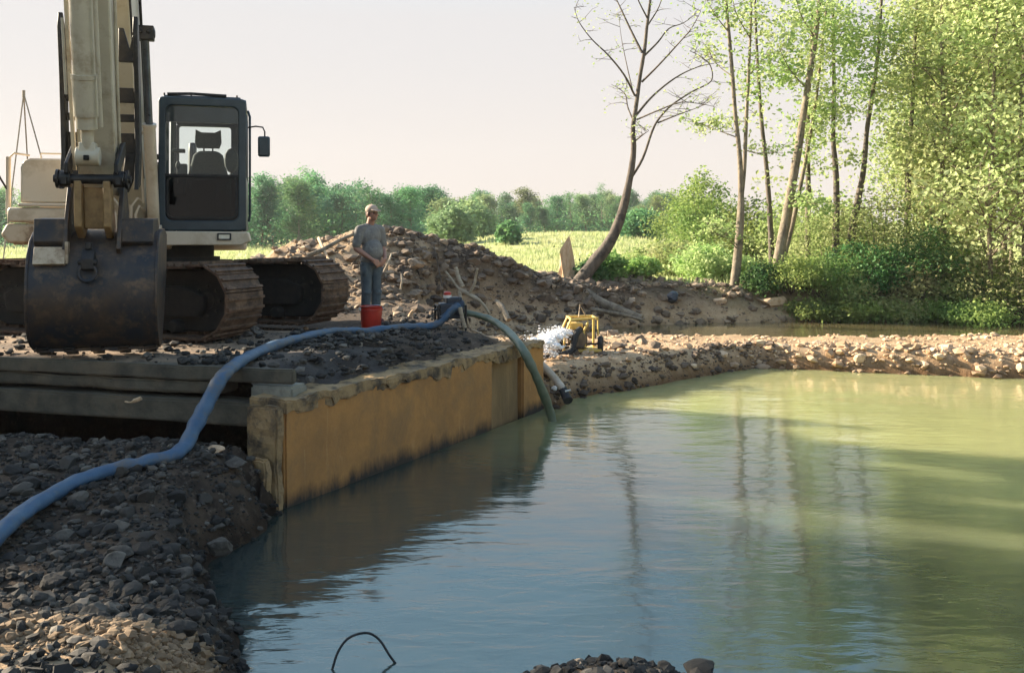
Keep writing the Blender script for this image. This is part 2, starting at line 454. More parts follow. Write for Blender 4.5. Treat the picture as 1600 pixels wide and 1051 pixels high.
def terrain():
    th = np.concatenate([np.radians(np.linspace(-48, 48, 640)), np.radians(np.linspace(48, 312, 112))[1:-1]])
    rr = np.concatenate([np.linspace(.5, 2.2, 10)[:-1], np.geomspace(2.2, 24, 300), np.geomspace(24, 900, 110)[1:]])
    T, RR = np.meshgrid(th, rr)
    X = np.sin(T) * RR; Y = np.cos(T) * RR
    Z = height(X, Y)
    nt_, nr = len(th), len(rr)
    idx = np.arange(nr * nt_).reshape(nr, nt_)
    nx = np.roll(idx, -1, axis=1)
    f = np.stack([idx[:-1], nx[:-1], nx[1:], idx[1:]], -1).reshape(-1, 4)[:, ::-1]
    o = np_mesh('ground', np.stack([X, Y, Z], -1).reshape(-1, 3), f, None, smooth_shade=True)
    me = o.data
    # ground cover masks: field grass, sandy gravel, dark soil; sand also paints sunlit spots
    x, y, z = X.ravel(), Y.ravel(), Z.ravel()
    grass = smooth(23.5, 27, y + 1.6 * fbm(x, y, .5, 3) - 2.2 * smooth(2, -4, x)) * smooth(.5, .15, (height(x, y, False) + 1.3 - smooth(24, 85, y) * 1.5) * smooth(28, 22, y))
    grass = np.maximum(grass, smooth(16, 20, np.hypot(x, y)) * smooth(-.2, -.6, y / np.maximum(np.hypot(x, y), 1)))
    sdl = sd_poly(x, y, LOW)
    sand = smooth(.9, -.1, sdl)
    sand = np.maximum(sand, smooth(.9, .3, np.abs(y + .296 * (x + 2.02) - 9.7)) * smooth(-2.6, -3.0, x) * .9)
    sand = np.maximum(sand, smooth(4.75, 4.35, y - .12 * -(x + 3)) * smooth(3.2, 3.8, y) * .8)  # berm ground paled to paint the patch of sun
    lit_flank = np.exp(-((x + 4.2) / 2.6) ** 2 - ((y - 20.5) / 3.0) ** 2)
    sand = np.maximum(sand, .75 * smooth(.25, .7, lit_flank + .5 * fbm(x, y, 1.3, 4)))  # paler sand paints sunlight on the mound's left flank
    sand = np.maximum(sand, .6 * np.exp(-((x - 3.2) / 1.4) ** 2 - ((y - 25) / 1.1) ** 2))  # golden sunlight on the bank top, put in as sand colour
    for nm, a in (('grass', grass), ('sand', sand)):
        at = me.attributes.new(nm, 'FLOAT', 'POINT'); at.data.foreach_set('value', a.astype(np.float32))
    m, nt, b = mat_new('ground_material')
    def attr(n):
        q = nt.nodes.new('ShaderNodeAttribute'); q.attribute_name = n; return q.outputs['Fac']
    soil = mixrgb(nt, ramp(nt, noise_node(nt, 2.2, 8, .7, 'Position'), .4, .62), (.036, .027, .021), (.105, .075, .052))
    soil = mixrgb(nt, ramp(nt, noise_node(nt, 11, 6, .7, 'Position'), .55, .7), soil, (.19, .15, .115))
    sandc = mixrgb(nt, ramp(nt, noise_node(nt, 3.0, 8, .7, 'Position'), .38, .62), (.40, .265, .15), (.57, .415, .265))
    sandc = mixrgb(nt, ramp(nt, noise_node(nt, 14, 5, .7, 'Position'), .55, .68), sandc, (.20, .14, .09))
    gr = mixrgb(nt, ramp(nt, noise_node(nt, .22, 6, .6, 'Position'), .40, .60), (.38, .39, .16), (.24, .31, .10))
    gr = mixrgb(nt, ramp(nt, noise_node(nt, 1.8, 6, .7, 'Position'), .45, .7), gr, (.47, .42, .19))
    col = mixrgb(nt, attr('sand'), soil, sandc)
    col = mixrgb(nt, attr('grass'), col, gr)
    sx = nt.nodes.new('ShaderNodeSeparateXYZ'); g = nt.nodes.new('ShaderNodeNewGeometry'); nt.links.new(g.outputs['Position'], sx.inputs[0])
    mr = nt.nodes.new('ShaderNodeMapRange'); mr.inputs[1].default_value = -2.36; mr.inputs[2].default_value = -1.98
    nt.links.new(sx.outputs[2], mr.inputs[0])
    wet_shade = mixrgb(nt, 1.0, col, (.36, .30, .25), 'MULTIPLY')  # wet edge, reaching higher to paint shade on the dike face
    col = mixrgb(nt, mr.outputs[0], wet_shade, col)
    nt.links.new(col, b.inputs['Base Color']); b.inputs['Roughness'].default_value = .95; b.inputs['Specular IOR Level'].default_value = .2
    bump(nt, b, noise_node(nt, 16, 7, .7, 'Position'), .7, .05)
    me.materials.append(m)
    tag(o, 'bare earth and grassy field around the pond', None, None, 'structure')
    return o


terrain()


# ------------------------------------------------------------------ water
def water_mat(name, c1, c2, plume, bs=.05):
    m, nt, b = mat_new(name)
    f = ramp(nt, noise_node(nt, .16, 4, .55, 'Position', (1, 1.4, 1), 1.2), .38, .66)
    col = mixrgb(nt, f, c1, c2)
    # muddy plume along the dike, its pale tone also painting sunlit water
    g = nt.nodes.new('ShaderNodeNewGeometry'); sx = nt.nodes.new('ShaderNodeSeparateXYZ'); nt.links.new(g.outputs['Position'], sx.inputs[0])
    ad = nt.nodes.new('ShaderNodeMath'); ad.operation = 'MULTIPLY_ADD'; ad.inputs[1].default_value = .9
    nt.links.new(sx.outputs[0], ad.inputs[0]); nt.links.new(sx.outputs[1], ad.inputs[2])
    n2 = nt.nodes.new('ShaderNodeMath'); n2.operation = 'MULTIPLY_ADD'; n2.inputs[1].default_value = 5.0
    nt.links.new(noise_node(nt, .3, 4, .6, 'Position'), n2.inputs[0]); nt.links.new(ad.outputs[0], n2.inputs[2])
    mr = nt.nodes.new('ShaderNodeMapRange'); mr.interpolation_type = 'SMOOTHSTEP'
    mr.inputs[1].default_value = 10.5; mr.inputs[2].default_value = 19
    nt.links.new(n2.outputs[0], mr.inputs[0])
    col = mixrgb(nt, mr.outputs[0], col, plume)
    nt.links.new(col, b.inputs['Base Color'])
    b.inputs['Roughness'].default_value = .085; b.inputs['IOR'].default_value = 2.2; b.inputs['Specular IOR Level'].default_value = .5
    b.subsurface_method = 'BURLEY'; b.inputs['Subsurface Weight'].default_value = .9; b.inputs['Subsurface Radius'].default_value = (1, .9, .6); b.inputs['Subsurface Scale'].default_value = .7   # light spreads inside the muddy water
    w1 = noise_node(nt, 3.2, 3, .5, 'Position', (1, 2.6, 1), .4)
    w2 = noise_node(nt, .9, 2, .5, 'Position', (1, 1.9, 1), .3)
    mm = nt.nodes.new('ShaderNodeMath'); mm.operation = 'MULTIPLY_ADD'; mm.inputs[1].default_value = .35
    nt.links.new(w1, mm.inputs[0]); nt.links.new(w2, mm.inputs[2])
    # breeze: ripples are stronger in patches
    pn = ramp(nt, noise_node(nt, .35, 3, .6, 'Position', (1, 1.8, 1)), .35, .7, (.35, .35, .35), (1, 1, 1))
    bn = nt.nodes.new('ShaderNodeBump'); bn.inputs['Distance'].default_value = bs
    nt.links.new(pn, bn.inputs['Strength']); nt.links.new(mm.outputs[0], bn.inputs['Height'])
    nt.links.new(bn.outputs[0], b.inputs['Normal'])
    return m


M['pond'] = water_mat('turbid_pond_water', (.026, .040, .038), (.042, .056, .042), (.345, .345, .155), .022)
M['stream'] = water_mat('brown_stream_water', (.08, .065, .035), (.10, .085, .05), (.12, .10, .05), .02)


def water(name, poly, z, mat, grow, label, fixed=0):
    bm = bmesh.new()
    cx = sum(p[0] for p in poly) / len(poly); cy = sum(p[1] for p in poly) / len(poly)
    vs = []
    n = len(poly)
    for i, (x, y) in enumerate(poly):
        x0, y0 = poly[i - 1]; x1, y1 = poly[(i + 1) % n]
        t = Vector((x1 - x0, y1 - y0)).normalized(); nn = Vector((t.y, -t.x))
        vs.append(Vector((x, y)) + nn * (0 if i < fixed else grow))
    a = sum(poly[i][0] * poly[(i + 1) % n][1] - poly[(i + 1) % n][0] * poly[i][1] for i in range(n))
    if a < 0: vs = [Vector(poly[i]) * 2 - vs[i] for i in range(n)]
    f = bm.faces.new([bm.verts.new((p.x, p.y, z)) for p in vs])
    bmesh.ops.triangulate(bm, faces=[f]); bmesh.ops.recalc_face_normals(bm, faces=bm.faces)
    for q in bm.faces:
        if q.normal.z < 0: q.normal_flip()
    me = bpy.data.meshes.new(name); bm.to_mesh(me); bm.free(); me.materials.append(mat)
    o = bpy.data.objects.new(name, me); C.objects.link(o)
    return tag(o, label, None, None, 'structure')


POND_SHEET = [(-2.03, 8.16), (0.40, 12.82)] + POND[3:-1]
water('pond_water', POND_SHEET, WATER_Z, M['pond'], .4, 'muddy green pond water between concrete wall and gravel dike', 2)
water('stream_water', STREAM, STREAM_Z, M['stream'], .45, 'brown stream running behind the gravel dike')


# ------------------------------------------------------------------ stones
def ico(sub):
    bm = bmesh.new(); bmesh.ops.create_icosphere(bm, subdivisions=sub, radius=1)
    v = np.array([p.co[:] for p in bm.verts]); f = np.array([[q.index for q in t.verts] for t in bm.faces]); bm.free()
    return v, f


def rand_rot(n):
    q = rng.normal(size=(n, 4)); q /= np.linalg.norm(q, axis=1)[:, None]
    w, x, y, z = q.T
    return np.stack([np.stack([1 - 2 * (y * y + z * z), 2 * (x * y - z * w), 2 * (x * z + y * w)], -1),
                     np.stack([2 * (x * y + z * w), 1 - 2 * (x * x + z * z), 2 * (y * z - x * w)], -1),
                     np.stack([2 * (x * z - y * w), 2 * (y * z + x * w), 1 - 2 * (x * x + y * y)], -1)], 1)


_V = {}


def stone_variants(sub):
    if sub in _V: return _V[sub]
    v, f = ico(sub); out = []
    for k in range(10):
        w = v.copy()
        for _ in range(7):                                   # flat broken faces
            n = rng.normal(size=3); n /= np.linalg.norm(n); c = rng.uniform(.45, .85)
            d = w @ n - c; w = w - np.where(d > 0, d, 0)[:, None] * n
        w *= (1 + (.14 if sub < 2 else .025) * rng.normal(size=(len(w), 1)))
        w *= rng.uniform(.6, 1.15, size=3)
        out.append(w)
    _V[sub] = (np.array(out), f)
    return _V[sub]


def stones_mesh(xyz, size, sub=1, flat=.65):
    var, f = stone_variants(sub)
    n = len(xyz)
    base = var[rng.integers(0, len(var), n)]                 # n,V,3
    base = np.einsum('nij,nvj->nvi', rand_rot(n), base) * size[:, None, None]
    base[:, :, 2] *= flat
    base += xyz[:, None, :]
    nv = base.shape[1]
    faces = (f[None] + (np.arange(n) * nv)[:, None, None]).reshape(-1, 3)
    return base.reshape(-1, 3), faces


def scatter(name, n, region, size, mat, label, cat, sink=.25, sub=1, keep=None, flat=.65):
    x = rng.uniform(region[0], region[1], n); y = rng.uniform(region[2], region[3], n)
    z = height(x, y)
    if keep is not None:
        k = keep(x, y, z); x, y, z = x[k], y[k], z[k]
    s = size[0] * (size[1] / size[0]) ** (rng.random(len(x)) ** 3.2)
    v, f = stones_mesh(np.stack([x, y, z + s * flat * (.5 - sink)], -1), s, sub, flat)
    o = np_mesh(name, v, f, mat)
    return tag(o, label, cat, None, 'stuff')


def beamline(x, y): return y + .296 * (x + 2.02)             # 8.5 on the front line of the bridge deck


near_bank = lambda x, y, z: (z > -2.55) & (beamline(x, y) < 8.55) & ((x < -1.1) | (z > -2.25)) & ((np.abs(y - 4.22 - .12 * np.sin(x * 5)) > .26) | (x > -1.3) | (rng.random(len(x)) < .12))  # dark stones thinned where the sun patch is painted
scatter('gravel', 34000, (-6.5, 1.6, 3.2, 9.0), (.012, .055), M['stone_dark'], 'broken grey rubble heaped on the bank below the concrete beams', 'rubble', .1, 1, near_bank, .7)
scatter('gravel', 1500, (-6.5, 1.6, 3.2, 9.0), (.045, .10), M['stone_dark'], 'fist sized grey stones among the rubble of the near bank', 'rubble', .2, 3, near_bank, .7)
scatter('gravel', 5200, (-.4, 13, 12.6, 21.5), (.018, .10), M['stone_pale'], 'pale sandy gravel and stones along the dike', 'gravel', .2, 1,
        lambda x, y, z: (z > -2.5) & (sd_poly(x, y, LOW) < .4) & (sd_poly(x, y, STREAM) > -.3))
scatter('gravel', 2200, (3.8, 12, 15.2, 17.6), (.04, .17), M['stone_pale'], 'broken sandstone lumps along the water edge of the dike', 'gravel', .3, 1,
        lambda x, y, z: (z > -2.55) & (np.abs(sd_poly(x, y, POND) - .05) < .45))
scatter('gravel', 5500, (.3, 5, 12.6, 17.4), (.02, .12), M['stone_shade'], 'wet stones darkened with painted shade on the left face of the dike', 'gravel', .3, 1,
        lambda x, y, z: (z > -2.55) & (z < -1.98) & (np.abs(sd_poly(x, y, POND)) < .5))  # shade of this dike face is put into the stone colour
scatter('earth_clods', 14000, (-9.5, 2.6, 15.2, 25.5), (.018, .20), M['stone_mound'], 'clods, roots and stones covering the spoil mound', 'earth clods', .25, 1,
        lambda x, y, z: (z > -1.22) | ((rng.random(len(x)) < .25) & (y < 22)))
scatter('earth_clods', 4200, (-3.2, 3.0, 18.6, 25.5), (.03, .24), M['stone_shade'], 'earth lumps darkened to paint shade on the right flank of the spoil mound', 'earth clods', .3, 1, lambda x, y, z: (z > -1.95) & (rng.random(len(x)) < smooth(-3.4, -1.5, x)))  # dark lumps gather rightwards, painting the mound's shaded side
scatter('earth_clods', 8500, (-3.0, 12, 20.2, 26.5), (.03, .20), M['stone_mound'], 'clods and stones along the far stream bank', 'earth clods', .25, 1,
        lambda x, y, z: (z > -2.2) & ((rng.random(len(x)) < .8 * smooth(26.5, 24, y))) & ((x < 6.8) | (rng.random(len(x)) < .3)))
scatter('earth_clods', 2600, (-3.2, 1.2, 8.4, 16.5), (.015, .075), M['stone_dark'], 'dark dirt clods on the soil behind the concrete wall', 'earth clods', .2, 1,
        lambda x, y, z: (z > -1.6) & (beamline(x, y) > 8.6) & (x > -2.6 + (y - 9) * .1))
scatter('gravel', 1100, (-7.5, -1.4, 8.5, 13.5), (.012, .06), M['stone_pale'], 'sandy crumbs and pebbles lying around the excavator tracks', 'gravel', .2, 1,
        lambda x, y, z: (beamline(x, y) > 8.9) & (z > -1.5) & (x < -1.6))


def boulder(px, py, d, s, mat, label, group=None, sub=3, dz=0):
    p = P(px, py, d)
    v, f = ico(sub); w = v.copy()
    for _ in range(9):
        n = rng.normal(size=3); n /= np.linalg.norm(n); c = rng.uniform(.5, .9)
        dd = w @ n - c; w = w - np.where(dd > 0, dd, 0)[:, None] * n
    w = w * (1 + .03 * rng.normal(size=(len(w), 1))) * np.array(s)
    o = np_mesh('boulder', w, f, mat)
    z = H(p.x, p.y)
    o.location = (p.x, p.y, max(z, p.z - s[2]) + dz)
    o.rotation_euler = (0, 0, rnd.random() * 6)
    return tag(o, label, 'stone', group)


scatter('gravel', 5200, (-3.5, -1.4, 3.8, 4.6), (.01, .045), M['sunpatch_stone'], 'gravel painting a sunlit patch in tan on the low near berm', 'gravel', .15, 1, lambda x, y, z: z > -2.3)

boulder(125, 780, 6.8, (.10, .09, .07), M['stone_dark'], 'rounded grey stone lying just below the blue hose at its low bend')
boulder(102, 826, 6.3, (.085, .07, .06), M['stone_dark'], 'grey stone among the rubble under the left end of the blue hose')
boulder(110, 850, 6.1, (.09, .07, .05), M['stone_dark'], 'flat brown grey stone in the rubble, below its grey neighbour')
boulder(345, 838, 6.7, (.11, .08, .07), M['stone_dark'], 'largest grey stone on the rubble slope facing the pond')
boulder(332, 700, 7.75, (.12, .08, .05), M['stone_pale'], 'pale flat stone on the rubble crest right of the blue hose')
boulder(370, 710, 7.7, (.14, .1, .06), M['stone_dark'], 'dark slab of stone on the rubble crest beside the concrete wall end')
boulder(905, 1040, 4.42, (.045, .04, .04), M['stone_pale'], 'small pale pointed stone at the near water edge', dz=-.01)
boulder(700, 1047, 4.43, (.04, .03, .025), M['stone_pale'], 'tiny pale stone at the near water edge, leftmost there', dz=-.01)
boulder(1345, 555, 16.6, (.14, .1, .1), M['stone_pale'], 'sandy boulder in the lit face of the dike')
boulder(1190, 575, 17.0, (.2, .14, .1), M['stone_pale'], 'flat pale boulder at the waterline where the dike turns')
boulder(650, 402, 18.2, (.2, .15, .11), M['stone_mound'], 'grey boulder half buried on the shaded flank of the spoil mound')
boulder(1205, 490, 23.9, (.5, .3, .18), M['stone_pale'], 'long pale slab of rock on the far stream bank under the twin trunks')
boulder(1125, 492, 23.6, (.18, .14, .12), M['stone_pale'], 'white grey stone at the far edge of the stream')
boulder(1050, 487, 23.4, (.3, .2, .17), M['pump_dark'], 'black lump at the far stream edge below the light green bushes')

# ------------------------------------------------------------------ bridge deck and wall
deck = empty('bridge_deck', 'old concrete bridge deck with stacked edge beams spanning the dark opening', 'bridge', (BR.x, BR.y, -1.62), math.atan2(-.284, .959))
# local x runs right along the beam line, local y inwards, z up; deck top is at .40


def rough_box(a, b, seg, amp, seed=0):
    """box with worn, uneven faces"""
    bm = bmesh.new()
    a = Vector(a); b = Vector(b)
    bmesh.ops.create_cube(bm, size=1)
    for v in bm.verts:
        v.co = Vector([(a[i] + b[i]) / 2 + v.co[i] * (b[i] - a[i]) for i in range(3)])
    bmesh.ops.bevel(bm, geom=bm.edges[:], offset=min(.02, min(b - a) * .2), segments=2, affect='EDGES')
    for ax in range(3):
        L = b[ax] - a[ax]; n = int(L / seg)
        for i in range(1, n):
            co = Vector((0, 0, 0)); co[ax] = a[ax] + L * i / n; no = Vector((0, 0, 0)); no[ax] = 1
            bmesh.ops.bisect_plane(bm, geom=bm.verts[:] + bm.edges[:] + bm.faces[:], plane_co=co, plane_no=no)
    for v in bm.verts:
        q = v.co * 3.1 + Vector((seed * 7.7, seed * 3.1, 0))
        v.co += Vector(mnoise.noise_vector(q)) * amp + Vector(mnoise.noise_vector(q * 4.3)) * amp * .5
    m = MB(); m.v = [tuple(v.co) for v in bm.verts]
    bm.verts.index_update(); m.f = [tuple(v.index for v in f.verts) for f in bm.faces]
    bm.free()
    return m


rough_box((-7.2, .06, .27), (-.85, 3.4, .36), .3, .012, 1).build('deck_slab', M['concrete_beam'], deck)
rough_box((-7.2, -.02, .265), (.02, .058, .40), .15, .012, 2).build('edge_plank', M['concrete_beam'], deck)
rough_box((-.40, -.045, .10), (.03, .25, .248), .1, .010, 3).build('stub_block', M['concrete'], deck)
rough_box((-7.2, .0, .135), (-.75, .3, .25), .2, .014, 8).build('middle_beam', M['concrete_beam'], deck)
rough_box((-7.2, -.07, -.13), (-.02, .26, .085), .2, .010, 4).build('lower_beam', M['concrete_beam'], deck)

# dirt lying on the deck
gx_, gy_ = np.meshgrid(np.linspace(-7.1, .75, 260), np.linspace(.04, 3.7, 130))
an_ = deck.rotation_euler[2]; ca_, sa_ = math.cos(an_), math.sin(an_)
wx_, wy_ = BR.x + gx_ * ca_ - gy_ * sa_, BR.y + gx_ * sa_ + gy_ * ca_
wd_ = -((wx_ - W0[0]) * WN.x + (wy_ - W0[1]) * WN.y)                 # distance behind the wall face
e_ = np.minimum(gy_ - .12 - .12 * fbm(gx_, gy_, 1.7, 3) - .12 * smooth(-2.6, -1.0, gx_) * smooth(-.2, -.6, gx_), 3.6 - gy_)
gz_ = .338 + .045 * smooth(0, .35, e_) + .022 * fbm(gx_, gy_, 2.2, 4) * smooth(.0, .3, e_) + .07 * smooth(-1.2, .2, gx_) * smooth(.2, .9, e_)
gz_ = np.where(gx_ > -.12, gz_ - .10 * smooth(.5, .0, gy_), gz_)
gz_ = gz_ + .05 * fbm(gx_, gy_, 5, 3) * smooth(-.5, .1, gx_)
gz_ = gz_ - .13 * smooth(1.0, 2.4, gy_) * smooth(-1.8, -.5, gx_) + .07 * fbm(gx_, gy_, 1.1, 4) * smooth(-1.0, -.1, gx_)
gz_ = gz_ - .25 * smooth(.85, .2, wd_ + .2 * fbm(gx_, gy_, 3, 3)) - .4 * smooth(.26, .14, wd_)
idx = np.arange(gx_.size).reshape(gx_.shape)
fq = np.stack([idx[:-1, :-1], idx[:-1, 1:], idx[1:, 1:], idx[1:, :-1]], -1).reshape(-1, 4)
M['deck_dirt'] = pm('sandy_deck_dirt', (.33, .225, .14), (.15, .105, .07), .95, scale=2.6, lo=.35, hi=.62, c3=(.06, .05, .04), s3=1.5, bmp=.8, bscale=26)
nt_ = M['deck_dirt'].node_tree; b_ = nt_.nodes['Principled BSDF']; old_ = b_.inputs['Base Color'].links[0].from_socket
tc_ = nt_.nodes.new('ShaderNodeTexCoord'); sp_ = nt_.nodes.new('ShaderNodeSeparateXYZ'); nt_.links.new(tc_.outputs['Object'], sp_.inputs[0])
ad_ = nt_.nodes.new('ShaderNodeMath'); ad_.operation = 'MULTIPLY_ADD'; ad_.inputs[1].default_value = 1.6; nt_.links.new(noise_node(nt_, 1.3, 5, .6), ad_.inputs[0]); nt_.links.new(sp_.outputs[0], ad_.inputs[2])
mr_ = nt_.nodes.new('ShaderNodeMapRange'); mr_.inputs[1].default_value = -.6; mr_.inputs[2].default_value = .5; nt_.links.new(ad_.outputs[0], mr_.inputs[0])
nt_.links.new(mixrgb(nt_, mr_.outputs[0], old_, (.05, .042, .036)), b_.inputs['Base Color'])
fq = fq[(wd_.ravel()[fq] > .10).all(1)]
dd = np_mesh('deck_dirt', np.stack([gx_, gy_, gz_], -1).reshape(-1, 3), fq, M['deck_dirt'], smooth_shade=True)
dd.location = deck.location; dd.rotation_euler = deck.rotation_euler
tag(dd, 'sandy dirt spread over the concrete deck around the excavator tracks', 'dirt', None, 'stuff')
n = 2600
lx, ly = np.where(rng.random(n) < .5, rng.uniform(-6.5, .5, n), rng.uniform(-1.4, .9, n)), rng.uniform(.15, 3.2, n)
sz_ = .008 + .075 * rng.random(n) ** 4
kp_ = -((BR.x + lx * ca_ - ly * sa_ - W0[0]) * WN.x + (BR.y + lx * sa_ + ly * ca_ - W0[1]) * WN.y)
low_ = .22 * smooth(.85, .2, kp_); low_ = low_[kp_ > .22]; kp_ = kp_ > .22
lx, ly, sz_ = lx[kp_], ly[kp_], sz_[kp_]; n = len(lx)
v, f = stones_mesh(np.stack([BR.x + lx * ca_ - ly * sa_, BR.y + lx * sa_ + ly * ca_, np.full(n, -1.62 + .385) + sz_ * .3 + .06 * (lx > -.4) - low_], 1), sz_, 1, .6)
tag(np_mesh('gravel', v, f, M['stone_dark']), 'crumbs of soil and stone scattered over the deck dirt', 'gravel', None, 'stuff')

wall = empty('concrete_wall', 'orange stained concrete retaining wall rising from the pond', 'wall', (W0[0], W0[1], -2.9), math.atan2(WD.y, WD.x))
# local x along the wall, local -y towards the pond


def wall_mat():
    m, nt, b = mat_new('stained_wall_concrete')
    base = mixrgb(nt, ramp(nt, noise_node(nt, 1.3, 8, .75), .40, .62), (.44, .215, .062), (.30, .15, .05))
    st = ramp(nt, noise_node(nt, 6, 6, .75, 'Object', (1, 1, .16), 1.5), .60, .80)
    base = mixrgb(nt, st, base, (.53, .31, .13))
    st2 = ramp(nt, noise_node(nt, 2.6, 7, .75, 'Object', (1, 1, .6), .6), .48, .74)
    base = mixrgb(nt, st2, base, (.24, .14, .06))
    # wet, dark band that the falling water has left behind
    tc = nt.nodes.new('ShaderNodeTexCoord'); sx = nt.nodes.new('ShaderNodeSeparateXYZ'); nt.links.new(tc.outputs['Object'], sx.inputs[0])
    ad = nt.nodes.new('ShaderNodeMath'); ad.operation = 'MULTIPLY_ADD'; ad.inputs[1].default_value = .42
    nt.links.new(noise_node(nt, 4, 6, .75, 'Object', (1, 1, .25)), ad.inputs[0]); nt.links.new(sx.outputs[2], ad.inputs[2])
    mr = nt.nodes.new('ShaderNodeMapRange'); mr.inputs[1].default_value = .72; mr.inputs[2].default_value = .88
    nt.links.new(ad.outputs[0], mr.inputs[0])
    col = mixrgb(nt, mr.outputs[0], (.035, .026, .018), base)
    nt.links.new(col, b.inputs['Base Color']); b.inputs['Roughness'].default_value = .85
    bump(nt, b, noise_node(nt, 18, 6, .7), .35, .02)
    return m


M['wall'] = wall_mat()
M['wall_recess'] = pm('darker_recess_concrete', (.30, .19, .085), (.17, .11, .05), .9, scale=4, stretch=(1, 1, .2), bmp=.3)
rough_box((.0, .0, .0), (3.80, .40, 1.41), .22, .010, 5).build('wall_face', M['wall'], wall)
rough_box((3.80, .10, .0), (4.70, .40, 1.40), .25, .008, 6).build('recessed_bay', M['wall_recess'], wall)
rough_box((4.70, .03, .0), (5.35, .40, 1.405), .25, .008, 7).build('end_bay', M['wall'], wall)
cp = rough_box((-.02, -.018, 1.385), (5.30, .42, 1.46), .045, .012, 9)
def coping_shape(x, y, z):
    n1 = mnoise.noise((x * 2.2, y * 5, 7)); n2 = mnoise.noise((x * 7, y * 9, 3)); n3 = mnoise.noise((x * 16, y * 14, z * 14))
    if z > 1.4: z += .03 * n1 + .012 * n2
    elif y < .1: z += .045 * n2 - .03 + .08 * mnoise.noise((x * 1.3, 1, 2)) - .02
    if y < .1: y += .018 * n2 + .012 * n3 + .02 * n1
    return (x, y, z + .012 * n3)


cp.v = [coping_shape(*p_) for p_ in cp.v]
cp.build('broken_coping', M['coping'], wall, smooth_deg=0)
rough_box((-.10, .01, .0), (-.005, .36, 1.40), .06, .03, 12).build('wall_end', M['coping'], wall, smooth_deg=0)
rough_box((-.20, .05, .0), (-.11, .34, .95), .06, .03, 13).build('wall_end', M['coping'], wall, smooth_deg=0)
del cp

# ------------------------------------------------------------------ excavator
EXO = Vector((-5.18, 12.93, -1.22)); EXR = R(15)
ex = empty('excavator', 'cream crawler excavator with dark cab and black bucket resting on the deck', 'excavator', EXO, EXR)
EXM = Matrix.Rotation(-EXR, 3, 'Z')


def w2l(x, y, z):
    return EXM @ (Vector((x, y, z)) - EXO)


# tracks ------------------------------------------------------------
TA = Vector((.951, -.309, 0)); TP = Vector((.309, .951, 0)); TM = Vector((-4.67, 12.65, -1.22))


def tl(a, p, z):
    q = TM + TA * a + TP * p
    return w2l(q.x, q.y, q.z + z)


def track(p):
    rad, half, zc = .43, 1.50, .46
    axA = (EXM @ TA); axP = (EXM @ TP); Z = Vector((0, 0, 1))
    O = tl(0, p, zc)
    fr = MB()
    fr.prism([(-1.45, -.20), (1.42, -.20), (1.5, -.08), (1.5, .06), (1.2, .17), (-1.2, .17), (-1.5, .05), (-1.5, -.1)], O, axA, Z, axP, -.20, .20)
    fr.prism([(-.9, -.1), (.9, -.1), (.75, .22), (-.75, .22)], O, axA, Z, axP, -.26, .26)
    sta = [(half + .37 * math.sin(t_), .37 * -math.cos(t_)) for t_ in [math.pi * i_ / 12 for i_ in range(13)]] + [(-half - .37 * math.sin(t_), .37 * math.cos(t_)) for t_ in [math.pi * i_ / 12 for i_ in range(13)]]
    fr.prism(sta, O, axA, Z, axP, -.11, .11)
    frame = fr.build('track_frame', M['track_frame'], ex, bevel=.02)
    # shoes all the way round, top run sagging a little
    pts = []
    n1 = 15
    per = 2 * 2 * half + 2 * math.pi * rad
    N = 38; tr = MB(); inner = []
    for i in range(N):
        s = per * i / N
        if s < 2 * half: a, z, an = -half + s, -rad, 0.0
        elif s < 2 * half + math.pi * rad:
            t = (s - 2 * half) / rad; a, z, an = half + rad * math.sin(t), -rad * math.cos(t), t
        elif s < 4 * half + math.pi * rad:
            q = s - 2 * half - math.pi * rad; a, an = half - q, math.pi
            z = rad - .05 * math.sin(math.pi * q / (2 * half)) - .012 * math.sin(q * 6)
        else:
            t = (s - 4 * half - math.pi * rad) / rad; a, z, an = -half - rad * math.sin(t), rad * math.cos(t), math.pi + t
        ta = axA * math.cos(an) + Z * math.sin(an); no = axA * math.sin(an) - Z * math.cos(an)
        rot = Matrix((ta, axP, no)).transposed()
        c = O + axA * a + Z * z
        w = per / N
        j = rnd.uniform(-.004, .004)
        tr.box(c + no * (.0 + j), (w * .98, .74, .028), rot)
        for off in (-.30, .22):
            tr.box(c + no * (.028 + j) + ta * off * w, (.03, .73, .030), rot)
        tr.box(c - no * .05, (w * .7, .10, .07), rot)
    tread = tr.build('track_shoes', M['track_steel'], frame, smooth_deg=0)
    for nm, a, rr in (('idler_wheel', half, .36), ('drive_sprocket', -half, .34)):
        w = MB(); c = O + axA * a
        w.lathe([(.0, -.12), (.10, -.12), (.12, -.07), (rr * .72, -.05), (rr * .82, -.09), (rr, -.09), (rr, .09), (rr * .82, .09), (rr * .72, .05), (.12, .07), (.1, .12), (0, .12)], c, axP, 28)
        for k in range(8):
            an = k * math.pi / 4
            w.lathe([(0, -.135), (.018, -.135), (.018, -.1), (0, -.1)], c + (axA * math.cos(an) + Z * math.sin(an)) * .17, axP, 8)
        w.build(nm, M['wheel_steel'], frame)
    for k in range(7):
        w = MB(); w.lathe([(0, -.24), (.06, -.24), (.085, -.2), (.085, .2), (.06, .24), (0, .24)], O + axA * (-1.1 + k * .366) + Z * -.31, axP, 16)
        w.build('roller', M['track_frame'], frame)
    for k in (-.5, .5):
        w = MB(); w.lathe([(0, -.1), (.06, -.1), (.06, .1), (0, .1)], O + axA * k + Z * .26, axP, 14)
        w.build('roller', M['track_frame'], frame)


